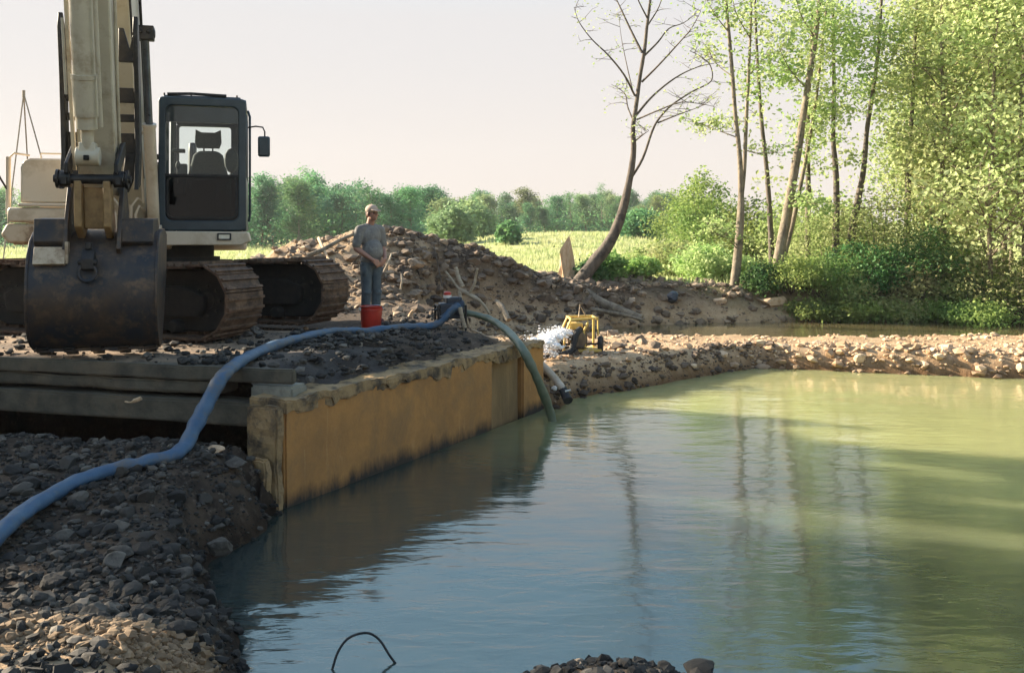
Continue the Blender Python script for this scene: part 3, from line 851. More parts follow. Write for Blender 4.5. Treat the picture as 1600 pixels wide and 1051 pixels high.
track(-1.1); track(1.1)
b = MB(); c = tl(0, 0, .62)
rotA = Matrix((EXM @ TA, EXM @ TP, Vector((0, 0, 1)))).transposed()
b.box(c, (1.5, 1.7, .36), rotA); b.box(c + Vector((0, 0, -.05)), (.35, 2.0, .26), rotA)
b.build('undercarriage', M['track_frame'], ex, bevel=.03)
b = MB(); b.lathe([(.0, .84), (.66, .84), (.66, .95), (.58, .95), (.58, 1.10), (0, 1.10)], (w2l(TM.x, TM.y, 0).x, w2l(TM.x, TM.y, 0).y, 0), (0, 0, 1), 40)
b.build('slewing_ring', M['track_frame'], ex)

# upper structure ---------------------------------------------------
b = MB()
b.box((0, .5, 1.17), (2.7, 3.2, .10)); b.box((0, -.6, 1.12), (1.0, 1.2, .12))
b.build('platform', M['cream_dirty'], ex, bevel=.02)
# right-hand tank and engine housing (left in the view)
b = MB()
b.prism([(-1.25, 1.64), (-.28, 1.64), (-.28, 2.20), (-1.14, 2.20), (-1.22, 2.16), (-1.25, 2.08)], (0, 0, 0), (1, 0, 0), (0, 0, 1), (0, 1, 0), -1.16, -.1)
b.build('fuel_tank', M['cream'], ex, bevel=.025)
b = MB(); b.box((-.76, -1.19, 1.615), (1.0, .10, .045))
b.build('tank_step', M['cream'], ex, bevel=.015)
b = MB()
b.prism([(-1.39, 1.40), (-.25, 1.40), (-.25, 1.585), (-1.36, 1.585), (-1.39, 1.56)], (0, 0, 0), (1, 0, 0), (0, 0, 1), (0, 1, 0), -1.21, .4)
b.build('tool_box', M['cream'], ex, bevel=.03)
b = MB()
b.prism([(-1.47, 1.25), (-1.38, 1.14), (-.5, 1.14), (-.3, 1.2), (-.3, 1.385), (-1.40, 1.385)], (0, 0, 0), (1, 0, 0), (0, 0, 1), (0, 1, 0), -1.18, 1.9)
b.build('side_skirt', M['cream_dirty'], ex, bevel=.03)
b = MB()
b.prism([(-1.40, 1.22), (1.40, 1.22), (1.40, 2.02), (1.30, 2.14), (-1.30, 2.14), (-1.40, 2.02)], (0, 0, 0), (1, 0, 0), (0, 0, 1), (0, 1, 0), .56, 2.0)
b.build('engine_housing', M['cream'], ex, bevel=.03)
b = MB()
prof = [(-1.38, 1.95)] + [(1.42 * math.sin(t) * 1.0, 2.0 + .62 * math.cos(t)) for t in [R(-80 + 16 * i) for i in range(11)]] + [(1.38, 1.95)]
b.prism(prof, (0, 0, 0), (1, 0, 0), (0, 1, 0), (0, 0, 1), 1.0, 2.1)
b.build('counterweight', M['cream'], ex, bevel=.04)
b = MB()
b.tube([(.62, 1.0, 2.13), (.62, 1.0, 2.5), (.62, 1.06, 2.62)], .06, 12)
b.build('exhaust_pipe', M['black_steel'], ex)
# rails beside the tank
b = MB()
b.tube([(-1.42, -1.0, 1.5), (-1.42, -1.0, 2.22)], .030, 10)
b.tube([(-1.42, -1.0, 2.20), (-1.36, -.98, 2.27), (-1.2, -.9, 2.25)], .014, 8)
b.tube([(-1.05, -1.0, 2.19), (-1.05, -1.0, 2.27), (-.72, -1.0, 2.27), (-.72, -1.0, 2.19)], .012, 8)
b.build('hand_rail', M['cream'], ex)
b = MB(); b.box((-.62, -1.0, 2.215), (.09, .06, .04))
b.build('tank_cap', M['black_steel'], ex, bevel=.008)
b = MB(); b.tube([(-1.40, -1.0, 1.75), (-1.5, -1.05, 1.95), (-1.56, -1.1, 2.12)], .012, 8)
mi = b.build('mirror', M['black_steel'], ex)
b = MB(); b.box((-1.60, -1.11, 2.12), (.18, .05, .32)); b.build('mirror_housing', M['rubber'], mi, bevel=.02)

# boom foot, boom, cylinders: u points forward from the slewing centre
def U(x, u, z): return Vector((x, -u, z))
AX, AU, AZ = Vector((1, 0, 0)), Vector((0, -1, 0)), Vector((0, 0, 1))
b = MB()
for s in (-1, 1):
    b.prism([(.55, 1.2), (1.32, 1.2), (1.28, 1.42), (1.05, 1.78), (.8, 1.8), (.6, 1.5)], (0, 0, 0), AU, AZ, AX, s * .30 - .03, s * .30 + .03)
b.box(U(-.12, 1.16, 1.42), (.30, .06, .5)); b.box(U(.15, 1.1, 1.3), (.5, .1, .3))
b.build('boom_foot', M['cream_dirty'], ex, bevel=.01)
b = MB()
lower = [(.78, 1.46), (1.02, 1.40), (1.5, 2.05), (2.45, 3.45), (3.0, 4.7), (4.2, 6.1), (4.46, 6.35), (4.40, 6.62), (4.1, 6.6), (2.8, 5.6), (2.2, 4.9), (1.70, 3.8), (1.05, 2.45), (.78, 1.72)]
b.prism(lower, (0, 0, 0), AU, AZ, AX, -.22, .20)
boom = b.build('boom', M['cream_arm'], ex, bevel=.02)
b = MB()
for s in (-1, 1):
    b.tube([U(s * .22, 1.06, 2.2), U(s * .225, 1.7, 3.6), U(s * .225, 2.3, 4.9), U(s * .22, 3.4, 6.3)], .018, 8)
    b.tube([U(s * .20, 1.40, 1.95), U(s * .20, 2.40, 3.42), U(s * .20, 2.95, 4.6)], .018, 8)
b.build('hydraulic_pipe', M['black_steel'], boom)
for s in (-1, 1):
    p0, p1 = U(s * .32, 1.30, 1.30), U(s * .32, 2.22, 3.60)
    mid = p0.lerp(p1, .56)
    b = MB(); b.tube([p0, p0.lerp(p1, .03), p0.lerp(p1, .031), mid.lerp(p0, .03), mid.lerp(p0, .029), mid], [.062, .062, .072, .072, .082, .082], 18)
    b.tube([p0 + Vector((-.09, 0, 0)), p0 + Vector((.09, 0, 0))], .07, 14)
    b.tube([p0.lerp(p1, .15) + Vector((-s * .11, 0, .0)), p0.lerp(p1, .5) + Vector((-s * .11, 0, 0)), mid], .016, 8)
    cyl = b.build('boom_cylinder', M['cream'], ex)
    b = MB(); b.tube([mid, p1], .042, 16); b.build('cylinder_rod', M['rod_steel'], cyl)
    b = MB(); b.box(p1, (.20, .13, .17)); b.tube([p1 + Vector((-s * .2, 0, 0)), p1 + Vector((s * .11, 0, 0))], .055, 14)
    for k in (-.045, .045):
        b.tube([p1 + Vector((k, -.06, .01)), p1 + Vector((k, -.085, .01))], .025, 10)
    b.build('rod_end', M['black_steel'], cyl, bevel=.012)
    # hose down from the cylinder foot
    b = MB(); b.tube([p0 + Vector((-s * .10, -.05, .35)), p0 + Vector((-s * .18, -.12, .40)), p0 + Vector((-s * .25, -.12, .3)), p0 + Vector((-s * .25, -.05, .0))], .018, 8)
    b.tube([p0 + Vector((-s * .10, -.05, .25)), p0 + Vector((-s * .16, -.14, .30)), p0 + Vector((-s * .20, -.14, .2)), p0 + Vector((-s * .20, -.05, -.05))], .018, 8)
    b.build('hydraulic_hose', M['cream'], cyl)

# stick
b = MB()
st = [(3.16, 1.66), (3.42, 1.64), (3.52, 1.86), (3.98, 3.6), (4.55, 5.5), (4.75, 6.4), (4.66, 6.9), (4.3, 6.95), (4.16, 6.45), (3.85, 5.2), (3.48, 3.6), (3.16, 1.95)]
b.prism(st, (0, 0, 0), AU, AZ, AX, -.17, .19)
stick = b.build('stick', M['cream_arm'], ex, bevel=.015)
b = MB()
b.prism([(3.50, 1.9), (3.58, 1.9), (4.06, 3.7), (3.98, 3.7)], (0, 0, 0), AU, AZ, AX, -.215, -.185)
b.tube([U(.205, 3.35, 2.0), U(.21, 3.75, 3.5), U(.21, 4.1, 4.8)], .016, 8)
b.build('grease_line', M['cream_arm'], stick)
# bucket cylinder in front of the stick
p1, p0 = U(-.03, 3.80, 2.02), U(-.02, 4.72, 5.2)
m1 = p1.lerp(p0, .085)
b = MB()
b.tube([m1, m1.lerp(p0, .04), m1.lerp(p0, .041), m1.lerp(p0, .16), m1.lerp(p0, .161), m1.lerp(p0, .175), m1.lerp(p0, .176), m1.lerp(p0, .54), m1.lerp(p0, .541), m1.lerp(p0, .56), m1.lerp(p0, .561), p0],
       [.10, .10, .115, .115, .122, .122, .104, .104, .120, .120, .104, .104], 22)
b.box(U(-.05, 4.80, 5.2), (.2, .3, .3))
bc = b.build('bucket_cylinder', M['cream_arm'], ex)
b = MB(); b.tube([U(.115, 3.95, 2.3), U(.115, 4.25, 3.35), U(.115, 4.6, 4.7)], .018, 8); b.tube([U(-.19, 4.02, 2.6), U(-.19, 4.2, 3.3)], .014, 8)
b.build('cylinder_pipe', M['cream_arm'], bc)
b = MB(); b.tube([m1, p1], .06, 16); b.tube([p1 + Vector((-.11, 0, 0)), p1 + Vector((.11, 0, 0))], .095, 16); b.box(p1 + Vector((0, 0, .06)), (.15, .16, .15))
b.build('rod_eye', M['cream_arm'], bc, bevel=.01)
b = MB()
for s in (-1, 1):
    for k in range(2):
        b.box(p1 + Vector((s * .0, -.11, -.02)), (.05, .03, .05))
b.build('grease_boss', M['black_steel'], bc, bevel=.006)
# links: side links from stick to the cross pin, bucket link down
b = MB()
for s in (-1, 1):
    b.prism([(3.28, 2.22), (3.40, 2.20), (3.82, 1.95), (3.82, 1.85), (3.70, 1.84), (3.26, 2.10)], (0, 0, 0), AU, AZ, AX, s * .23 - .02, s * .23 + .02)
b.build('side_link', M['black_steel'], ex, bevel=.008)
b = MB()
pin = U(0, 3.72, 1.80)
b.tube([pin + Vector((-.33, 0, 0)), pin + Vector((.33, 0, 0))], .05, 16)
for s in (-1, 1):
    b.tube([pin + Vector((s * .20, 0, 0)), pin + Vector((s * .30, 0, 0))], .085, 16)
    b.tube([pin + Vector((s * .31, 0, 0)), pin + Vector((s * .335, 0, 0))], .095, 16)
    b.tube([pin + Vector((s * .335, 0, 0)), pin + Vector((s * .36, 0, 0))], .04, 10)
    b.box(pin + Vector((s * .25, -.06, -.02)), (.05, .1, .07))
b.build('link_pin', M['black_steel'], ex)
b = MB()
b.prism([(3.62, 1.78), (3.78, 1.78), (3.74, 1.32), (3.55, 1.20), (3.38, 1.30)], (0, 0, 0), AU, AZ, AX, -.17, -.10)
b.prism([(3.62, 1.78), (3.78, 1.78), (3.74, 1.32), (3.55, 1.20), (3.38, 1.30)], (0, 0, 0), AU, AZ, AX, .10, .17)
b.prism([(3.60, 1.72), (3.66, 1.72), (3.60, 1.30), (3.52, 1.30)], (0, 0, 0), AU, AZ, AX, -.10, .10)
b.build('bucket_link', M['tan_link'], ex, bevel=.012)
# thumb folded up behind the stick
b = MB()
for s in (-1, 1):
    b.prism([(3.02, 1.78), (3.22, 1.72), (3.12, 2.1), (3.22, 2.9), (3.32, 3.40), (3.28, 3.56), (3.18, 3.45), (3.02, 2.9), (2.92, 2.15)], (0, 0, 0), AU, AZ, AX, (-.41 if s < 0 else .32), (-.36 if s < 0 else .37))
    w_ = .41 if s < 0 else .37
    b.prism([(s * w_, 2.12), (s * w_, 2.02), (s * .25, 1.70), (s * .17, 1.70), (s * .22, 2.12)], U(0, 3.05, 0), AX, AZ, AU, -.03, .03)
    b.prism([(s * w_, 3.42), (s * (w_ - .05), 3.42), (s * .28, 3.22), (s * .22, 3.44), (s * .17, 3.44), (s * .17, 3.08), (s * w_, 3.08)], U(0, 3.20, 0), AX, AZ, AU, -.03, .03)
for z0, z1, u in ((2.12, 2.34, 3.02), (2.46, 2.54, 3.06), (2.66, 2.82, 3.10)):
    b.box(U(-.02, u, (z0 + z1) / 2), (.74, .05, z1 - z0))
b.build('thumb', M['black_steel'], ex, bevel=.008)

# bucket
b = MB()
out = [(2.78, 1.30), (3.05, 1.31), (3.42, 1.27), (3.58, 1.18), (3.70, 1.02), (3.77, .82), (3.79, .60), (3.76, .40), (3.68, .23), (3.56, .12), (3.42, .06)]
inn = [(u - .035 * (1 if i > 1 else .3), z - (.03 if i < 4 else (.0 if i < 8 else -.03))) for i, (u, z) in enumerate(out)]
b.prism(out + inn[::-1], (0, 0, 0), AU, AZ, AX, -.585, .585)
bk = b.build('bucket', M['bucket_steel'], ex, smooth_deg=28)
side = out[1:] + [(3.30, .10), (3.05, .42), (2.86, .85), (2.80, 1.25)]
side = [(u + (.012 if 0 < i < 9 else 0), z) for i, (u, z) in enumerate(side)]
for s in (-1, 1):
    b = MB(); b.prism(side, (0, 0, 0), AU, AZ, AX, s * .60 - .015, s * .60 + .015)
    b.build('bucket_side', M['bucket_steel'], bk, bevel=.006)
b = MB()
for x0, x1 in ((-.56, -.24), (.22, .56)):
    b.prism([(3.06, 1.315), (3.50, 1.235), (3.63, 1.13), (3.66, 1.17), (3.63, 1.40), (3.16, 1.42)], (0, 0, 0), AU, AZ, AX, x0, x1)
for x in (-.26, .24):
    b.prism([(3.10, 1.32), (3.70, 1.05), (3.74, 1.10), (3.60, 1.48), (3.45, 1.78), (3.30, 1.78), (3.12, 1.5)], (0, 0, 0), AU, AZ, AX, x - .022, x + .022)
b.build('bucket_ear', M['bucket_steel'], bk, bevel=.008)
b = MB(); b.prism([(3.64, 1.105), (3.73, .93), (3.80, .95), (3.72, 1.12)], (0, 0, 0), AU, AZ, AX, -.54, -.25)
b.box(U(-.24, 3.70, 1.06), (.03, .1, .22))
b.build('bucket_step', M['cream_dirty'], bk, bevel=.006)
b = MB(); b.prism([(3.70, 1.03), (3.80, .88), (3.86, .90), (3.86, 1.0), (3.78, 1.1)], (0, 0, 0), AU, AZ, AX, -.09, .03)
b.tube([U(-.12, 3.83, .97), U(.06, 3.83, .97)], .03, 10); b.box(U(-.03, 3.78, 1.13), (.06, .05, .07))
hook = b.build('lifting_eye', M['black_steel'], bk, bevel=.008)
b = MB(); b.torus(U(-.03, 3.845, .86), .082, .020, (0, -1, .15), 20, 8); b.build('shackle', M['bucket_steel'], hook)
b = MB()
for k in range(9):
    zz = .30 + .5 * rnd.random()
b.box(U(0, 3.445, .065), (1.18, .1, .03))
b.build('wear_strip', M['bucket_steel'], bk)
for k in range(5):
    x = -.51 + k * .255
    b = MB(); b.prism([(3.50, .115), (3.36, .07), (3.28, -.005), (3.34, .0), (3.56, .09)], (0, 0, 0), AU, AZ, AX, x - .055, x + .055)
    b.prism([(3.58, .15), (3.42, .03), (3.36, .05), (3.5, .16)], (0, 0, 0), AU, AZ, AX, x - .07, x + .07)
    b.build('bucket_tooth', M['black_steel'], bk, bevel=.008)

# cab
cx0, cx1, cy0, cy1, cz0, cz1 = .36, 1.44, -1.20, .44, 1.30, 3.02
def glass_mat(name, tint, gloss):
    m, nt, b = mat_new(name); nt.nodes.remove(b)
    t = nt.nodes.new('ShaderNodeBsdfTransparent'); t.inputs[0].default_value = (*tint, 1)
    g = nt.nodes.new('ShaderNodeBsdfGlossy'); g.inputs['Roughness'].default_value = .03
    fr = nt.nodes.new('ShaderNodeFresnel'); fr.inputs[0].default_value = gloss
    mx = nt.nodes.new('ShaderNodeMixShader')
    nt.links.new(fr.outputs[0], mx.inputs[0]); nt.links.new(t.outputs[0], mx.inputs[1]); nt.links.new(g.outputs[0], mx.inputs[2])
    nt.links.new(mx.outputs[0], nt.nodes['Material Output'].inputs[0])
    return m


M['glass'] = glass_mat('clear_cab_glass', (.93, .96, .96), 1.35)
M['glass_dark'] = glass_mat('dirty_dark_glass', (.20, .27, .29), 1.35)


def ring(x0, x1, z0, z1, r0, X0, X1, Z0, Z1, r1, y0, y1, mb, n=6):
    """plate with a rounded opening: inner x0..z1 radius r0, outer X0..Z1 radius r1"""
    def rr(a0, a1, c0, c1, r):
        out = []
        for cx, cz, s in ((a1 - r, c1 - r, 0), (a0 + r, c1 - r, 90), (a0 + r, c0 + r, 180), (a1 - r, c0 + r, 270)):
            for i in range(n + 1):
                a = R(s + 90 * i / n); out.append((cx + r * math.cos(a), cz + r * math.sin(a)))
        return out
    A = rr(x0, x1, z0, z1, r0); B = rr(X0, X1, Z0, Z1, r1); m = len(A)
    vs = [(x, y0, z) for x, z in A] + [(x, y0, z) for x, z in B] + [(x, y1, z) for x, z in A] + [(x, y1, z) for x, z in B]
    fs = []
    for i in range(m):
        j = (i + 1) % m
        fs += [(i, j, m + j, m + i), (2 * m + i, 3 * m + i, 3 * m + j, 2 * m + j), (i, 2 * m + i, 2 * m + j, j), (m + i, m + j, 3 * m + j, 3 * m + i)]
    mb.add(vs, fs)


b = MB()
ring(cx0 + .085, cx1 - .10, cz0 + .13, cz1 - .11, .09, cx0, cx1, cz0, cz1, .06, cy0, cy0 + .07, b)
# pillars and roof
b.span((cx0 + .0, cy1 - .07, cz0), (cx0 + .08, cy1, cz1 - .02)); b.span((cx1 - .08, cy1 - .07, cz0), (cx1, cy1, cz1 - .02))
b.span((cx0, cy0 + .075, cz1 - .10), (cx1, cy1, cz1 - .001)); b.span((cx0 + .05, cy0 + .1, cz1), (cx1 - .07, cy1 - .1, cz1 + .035))
b.span((cx0, cy0 + .075, cz0), (cx0 + .05, cy1 - .075, 2.02)); b.span((cx1 - .05, cy0 + .075, cz0), (cx1, cy1 - .075, 2.02))
b.span((cx1 - .05, -.40, 2.02), (cx1, -.32, cz1 - .10)); b.span((cx0, -.40, 2.02), (cx0 + .05, -.32, cz1 - .1))
b.span((cx0 + .082, cy1 - .05, cz0), (cx1 - .082, cy1 - .005, 2.05))
b.span((cx0 + .082, cy1 - .05, 2.84), (cx1 - .082, cy1 - .005, cz1 - .1))
cab = b.build('cab', M['cab_paint'], ex, bevel=.018)
b = MB(); b.span((cx0 + .085, cy0 + .02, 2.02), (cx1 - .10, cy0 + .03, 2.90)); b.build('windscreen', M['glass'], cab)
b = MB(); b.span((cx0 + .085, cy0 + .02, 1.44), (cx1 - .10, cy0 + .03, 2.0)); b.build('lower_window', M['glass_dark'], cab)
b = MB(); b.span((cx0 + .08, cy0 - .004, 1.995), (cx1 - .095, cy0 + .04, 2.03))
ring(cx0 + .12, cx1 - .135, 1.475, 1.985, .07, cx0 + .095, cx1 - .11, 1.45, 1.992, .085, cy0 + .004, cy0 + .018, b)
b.build('window_bar', M['rubber'], cab, bevel=.006)
b = MB(); b.span((cx0 + .086, cy0 + .035, 2.70), (cx1 - .101, cy0 + .07, 2.905)); b.build('sun_visor', M['cab_paint'], cab)
b = MB()
ring(cx0 + .12, cx1 - .24, 2.08, 2.82, .04, cx0 + .083, cx1 - .083, 2.05, 2.84, .02, cy1 - .055, cy1 - .012, b)
b.build('rear_window_frame', M['cab_paint'], cab)
b = MB(); b.span((cx0 + .12, cy1 - .04, 2.08), (cx1 - .24, cy1 - .034, 2.82)); b.build('rear_window', M['glass'], cab)
for y0, y1 in ((cy0 + .08, -.41), (-.31, cy1 - .08)):
    b = MB(); b.span((cx1 - .03, y0, 2.03), (cx1 - .024, y1, cz1 - .11)); b.build('side_window', M['glass'], cab)
b = MB()
for x in (cx0 + .06, .75, 1.1, cx1 - .12):
    b.tube([(x, cy0 + .12, cz1 + .03), (x, cy0 + .12, cz1 + .06)], .012, 6)
b.tube([(cx0 + .1, cy0 + .1, cz1 + .045), (.75, cy0 + .08, cz1 + .055), (cx1 - .25, cy0 + .1, cz1 + .045)], .02, 8)
b.build('roof_rail', M['rubber'], cab)
# seat and controls
b = MB(); b.box((.90, -.22, 1.62), (.50, .50, .14)); seat = b.build('seat', M['seat_cloth'], cab, bevel=.05)
b = MB(); b.prism([(.64, 1.66), (1.16, 1.66), (1.17, 2.1), (1.10, 2.38), (1.03, 2.44), (.77, 2.44), (.70, 2.38), (.63, 2.1)], (0, 0, 0), AX, AZ, Vector((0, 1, 0)), .0, .12)
b.build('seat_back', M['seat_cloth'], seat, bevel=.04)
b = MB(); b.prism([(.75, 2.48), (1.05, 2.48), (1.08, 2.56), (1.07, 2.74), (.99, 2.70), (.81, 2.70), (.73, 2.74), (.72, 2.56)], (0, 0, 0), AX, AZ, Vector((0, 1, 0)), .02, .11)
b.tube([(.84, .06, 2.40), (.84, .06, 2.52)], .012, 6); b.tube([(.96, .06, 2.40), (.96, .06, 2.52)], .012, 6)
b.build('headrest', M['seat_cloth'], seat, bevel=.02)
b = MB()
for x in (.56, 1.24):
    b.box((x, -.40, 1.86), (.14, .46, .16)); b.tube([(x, -.58, 1.92), (x - .01, -.62, 2.14)], .02, 8); b.ball((x - .01, -.62, 2.18), (.035, .035, .06), 8)
b.box((.55, .1, 2.1), (.12, .2, .3)); b.box((.52, -.1, 2.42), (.16, .12, .05)); b.ball((1.24, -.72, 2.25), (.10, .06, .17), 10); b.tube([(1.24, -.72, 1.5), (1.24, -.72, 2.2)], .02, 8)
b.box((.9, -.95, 1.72), (.30, .1, .5))
b.build('control_console', M['seat_cloth'], cab, bevel=.015)
b = MB(); b.span((cx0 + .055, cy0 + .08, 1.40), (cx1 - .055, cy1 - .08, 1.44)); b.span((cx0 + .06, -.35, 1.445), (cx1 - .06, cy1 - .08, 1.85)); b.build('cab_floor', M['rubber'], cab)
# sill under the cab with a lamp
b = MB(); b.prism([(cx0 - .02, 1.11), (cx1 - .06, 1.11), (cx1 + .05, 1.16), (cx1 + .02, 1.285), (cx0 - .02, 1.295)], (0, 0, 0), AX, AZ, Vector((0, 1, 0)), cy0 - .05, cy1)
sill = b.build('cab_sill', M['cream'], ex, bevel=.015)
b = MB(); ring(1.10, 1.235, 1.195, 1.25, .01, 1.08, 1.255, 1.175, 1.268, .012, cy0 - .068, cy0 - .052, b); b.build('lamp_surround', M['lamp_off'], sill)
b = MB(); b.span((1.10, cy0 - .060, 1.195), (1.235, cy0 - .053, 1.25)); b.build('lamp_lens', M['lens'], sill)
# door edge and grab rail on the far side of the cab
b = MB(); b.tube([(cx1 + .03, cy0 + .12, 1.42), (cx1 + .045, cy0 + .10, 1.5), (cx1 + .045, cy0 + .10, 2.8), (cx1 + .02, cy0 + .12, 2.88)], .016, 8)
b.build('grab_rail', M['cab_paint'], cab)
b = MB(); b.tube([(cx1 + .02, cy0 + .10, 2.66), (cx1 + .12, cy0 + .06, 2.675), (cx1 + .21, cy0 + .02, 2.66), (cx1 + .235, cy0 + .0, 2.60), (cx1 + .235, cy0 + .0, 2.50)], .010, 8)
mi = b.build('mirror', M['black_steel'], ex)
b = MB(); b.box((cx1 + .225, cy0 + .0, 2.405), (.155, .05, .27)); mh = b.build('mirror_housing', M['cab_paint'], mi, bevel=.03)
# battery of hoses between cab and boom
b = MB()
b.tube([(.30, -1.0, 1.3), (.30, -1.0, 2.1), (.22, -.9, 2.35)], .02, 8); b.tube([(.33, -.95, 1.3), (.33, -.95, 2.0), (.3, -.7, 2.2)], .018, 8)
b.box((.30, -.7, 2.1), (.10, .3, .12)); b.box((.32, -.7, 2.28), (.07, .2, .06))
b.build('hose_bundle', M['rubber'], ex)

# ------------------------------------------------------------------ hoses and small things
def remesh(o, vox, it=4):
    m = o.modifiers.new('Remesh', 'REMESH'); m.mode = 'VOXEL'; m.voxel_size = vox; m.use_smooth_shade = True
    s = o.modifiers.new('Smooth', 'SMOOTH'); s.iterations = it; s.factor = .5
    return o


def catmull(pts, n=6):
    out = []
    p = [Vector(q) for q in pts]; p = [p[0] * 2 - p[1]] + p + [p[-1] * 2 - p[-2]]
    for i in range(1, len(p) - 2):
        for k in range(n):
            t = k / n
            out.append(.5 * ((2 * p[i]) + (p[i + 1] - p[i - 1]) * t + (2 * p[i - 1] - 5 * p[i] + 4 * p[i + 1] - p[i + 2]) * t * t + (3 * p[i] - p[i - 1] - 3 * p[i + 1] + p[i + 2]) * t ** 3))
    out.append(p[-2])
    return out


def hose(name, spec, rad, mat, label, lay=(), squash=1.0):
    pts = [P(*s) for s in spec]
    path = catmull(pts, 7)
    path2 = []
    for q in path:
        g = H(q.x, q.y)
        if q.y < 13.3 and q.z < g + rad * .7 and q.z > -1.9 + (.3 if q.y > 11 else -9): q = Vector((q.x, q.y, g + rad * .7))
        path2.append(q)
    b = MB()
    rr = [rad * (1 + .05 * math.sin(i * 1.7) + .03 * math.sin(i * .6 + 1)) for i in range(len(path2))]
    b.tube(path2, rr, 16)
    for i_, c_ in enumerate(path2):                       # lay-flat hose: a little flattened, unevenly
        fl = .80 + .14 * math.sin(i_ * .9) * math.sin(i_ * .37 + 1)
        for k_ in range(16):
            v_ = b.v[i_ * 16 + k_]; b.v[i_ * 16 + k_] = (c_.x + (v_[0] - c_.x) * (2.02 - fl) * .92, c_.y + (v_[1] - c_.y) * (2.02 - fl) * .92, c_.z + (v_[2] - c_.z) * fl)
    o = b.build(name, mat, smooth_deg=60)
    return tag(o, label, 'hose')


hose('discharge_hose', [(-90, 925, 5.6), (-40, 872, 5.85), (0, 832, 6.1), (45, 794, 6.5), (100, 765, 6.9), (150, 759, 7.15), (205, 748, 7.3), (258, 734, 7.45), (284, 706, 7.6), (305, 665, 7.85), (326, 625, 8.05),
      (346, 590, 8.25), (366, 571, 8.6), (396, 553, 9.3), (440, 536, 10.2), (485, 524, 11.2), (530, 517, 12.0), (580, 518, 12.6), (635, 521, 13.0), (668, 515, 13.2), (690, 500, 13.3), (708, 483, 13.35), (716, 476, 13.4)],
     .062, M['blue_hose'], 'long blue lay-flat hose running from the rubble over the deck to the dark pump')
hose('suction_hose', [(722, 488, 13.42), (745, 492, 13.4), (768, 500, 13.2), (792, 516, 12.75), (815, 543, 11.95), (832, 575, 11.85), (848, 612, 11.95), (860, 645, 12.1), (868, 685, 12.1), (872, 720, 12.05)],
     .055, M['green_hose'], 'dark green suction hose arching from the dark pump down into the pond')

pb = P(704, 505, 13.45)
pump = empty('water_pump', 'small dark engine pump with a red cap at the end of the blue hose', 'pump', (pb.x, pb.y, H(pb.x, pb.y)), R(12))
zt = -(475 - HY) / F * 13.4 - H(pb.x, pb.y)
b = MB(); b.box((-.02, .02, zt * .75), (.30, .26, .22)); b.box((.03, .02, zt + .04), (.2, .2, .12)); b.lathe([(0, -.1), (.12, -.1), (.14, -.05), (.14, .06), (.07, .1), (0, .1)], (.12, .0, zt * .80), (1, 0, 0), 18)
b.prism([(-.26, zt * .75), (-.1, zt * .95), (.0, zt + .08), (.16, zt + .1), (.18, zt * .8), (0, zt * .65)], (0, -.06, 0), (1, 0, 0), (0, 0, 1), (0, 1, 0), 0, .14)
b.build('engine_block', M['pump_dark'], pump, bevel=.02)
b = MB()
for sx in (-1, 1):
    b.tube([(sx * .2, -.16, .0), (sx * .2, -.16, zt * .95), (sx * .2, .18, zt * .95), (sx * .2, .18, 0)], .016, 8)
    b.tube([(sx * .2, -.16, .03), (sx * .2, .18, .03)], .016, 8)
b.tube([(-.2, -.16, zt * .5), (.2, -.16, zt * .5)], .014, 8)
b.build('pump_frame', M['black_steel'], pump)
b = MB(); b.lathe([(0, 0), (.055, 0), (.055, .035), (.03, .05), (0, .05)], (-.05, -.02, zt + .13), (0, 0, 1), 14); b.build('fuel_cap', M['red_plastic'], pump)
b = MB(); b.lathe([(0, 0), (.06, 0), (.06, .04), (0, .04)], (-.05, -.02, zt + .09), (0, 0, 1), 14); b.build('tank_neck', M['white_plastic'], pump)
b = MB(); b.tube([(-.28, -.1, zt * .62), (-.28, -.1, zt * .80), (-.16, -.1, zt * .80), (-.16, -.1, zt * .62)], .014, 6); b.build('carry_handle', M['black_steel'], pump)

b = MB()
b.tube(catmull([P(719, 480, 13.25), P(722, 495, 13.25), P(727, 512, 13.25)], 4), .030, 8, jitter=.3)
tag(b.build('prop_stake', M['wood_pale'], smooth_deg=60), 'pale weathered stake standing under the pump end of the blue hose', 'stake')

b = MB()
b.tube(catmull([P(696, 424, 13.8), P(707, 438, 13.75), P(718, 452, 13.7), P(733, 460, 13.65), P(752, 472, 13.6), P(765, 490, 13.6)], 4), [.018] * 8 + [.032] * 8 + [.02] * 5, 8, jitter=.3)
b.tube(catmull([P(734, 458, 13.65), P(741, 444, 13.6), P(743, 432, 13.6), P(746, 420, 13.55)], 4), [.024, .022, .022, .022, .021, .021, .02, .02, .02, .018, .018, .017, .016], 8, jitter=.3)
b.tube(catmull([P(723, 448, 13.7), P(716, 432, 13.75), P(712, 418, 13.8)], 4), .03, 8, jitter=.3)
b.tube(catmull([P(718, 452, 13.7), P(722, 478, 13.62), P(733, 512, 13.6)], 4), .028, 8, jitter=.3)
tag(b.build('dead_branch', M['wood_pale'], smooth_deg=60), 'bare forked dead branch standing up behind the dark pump', 'branch')

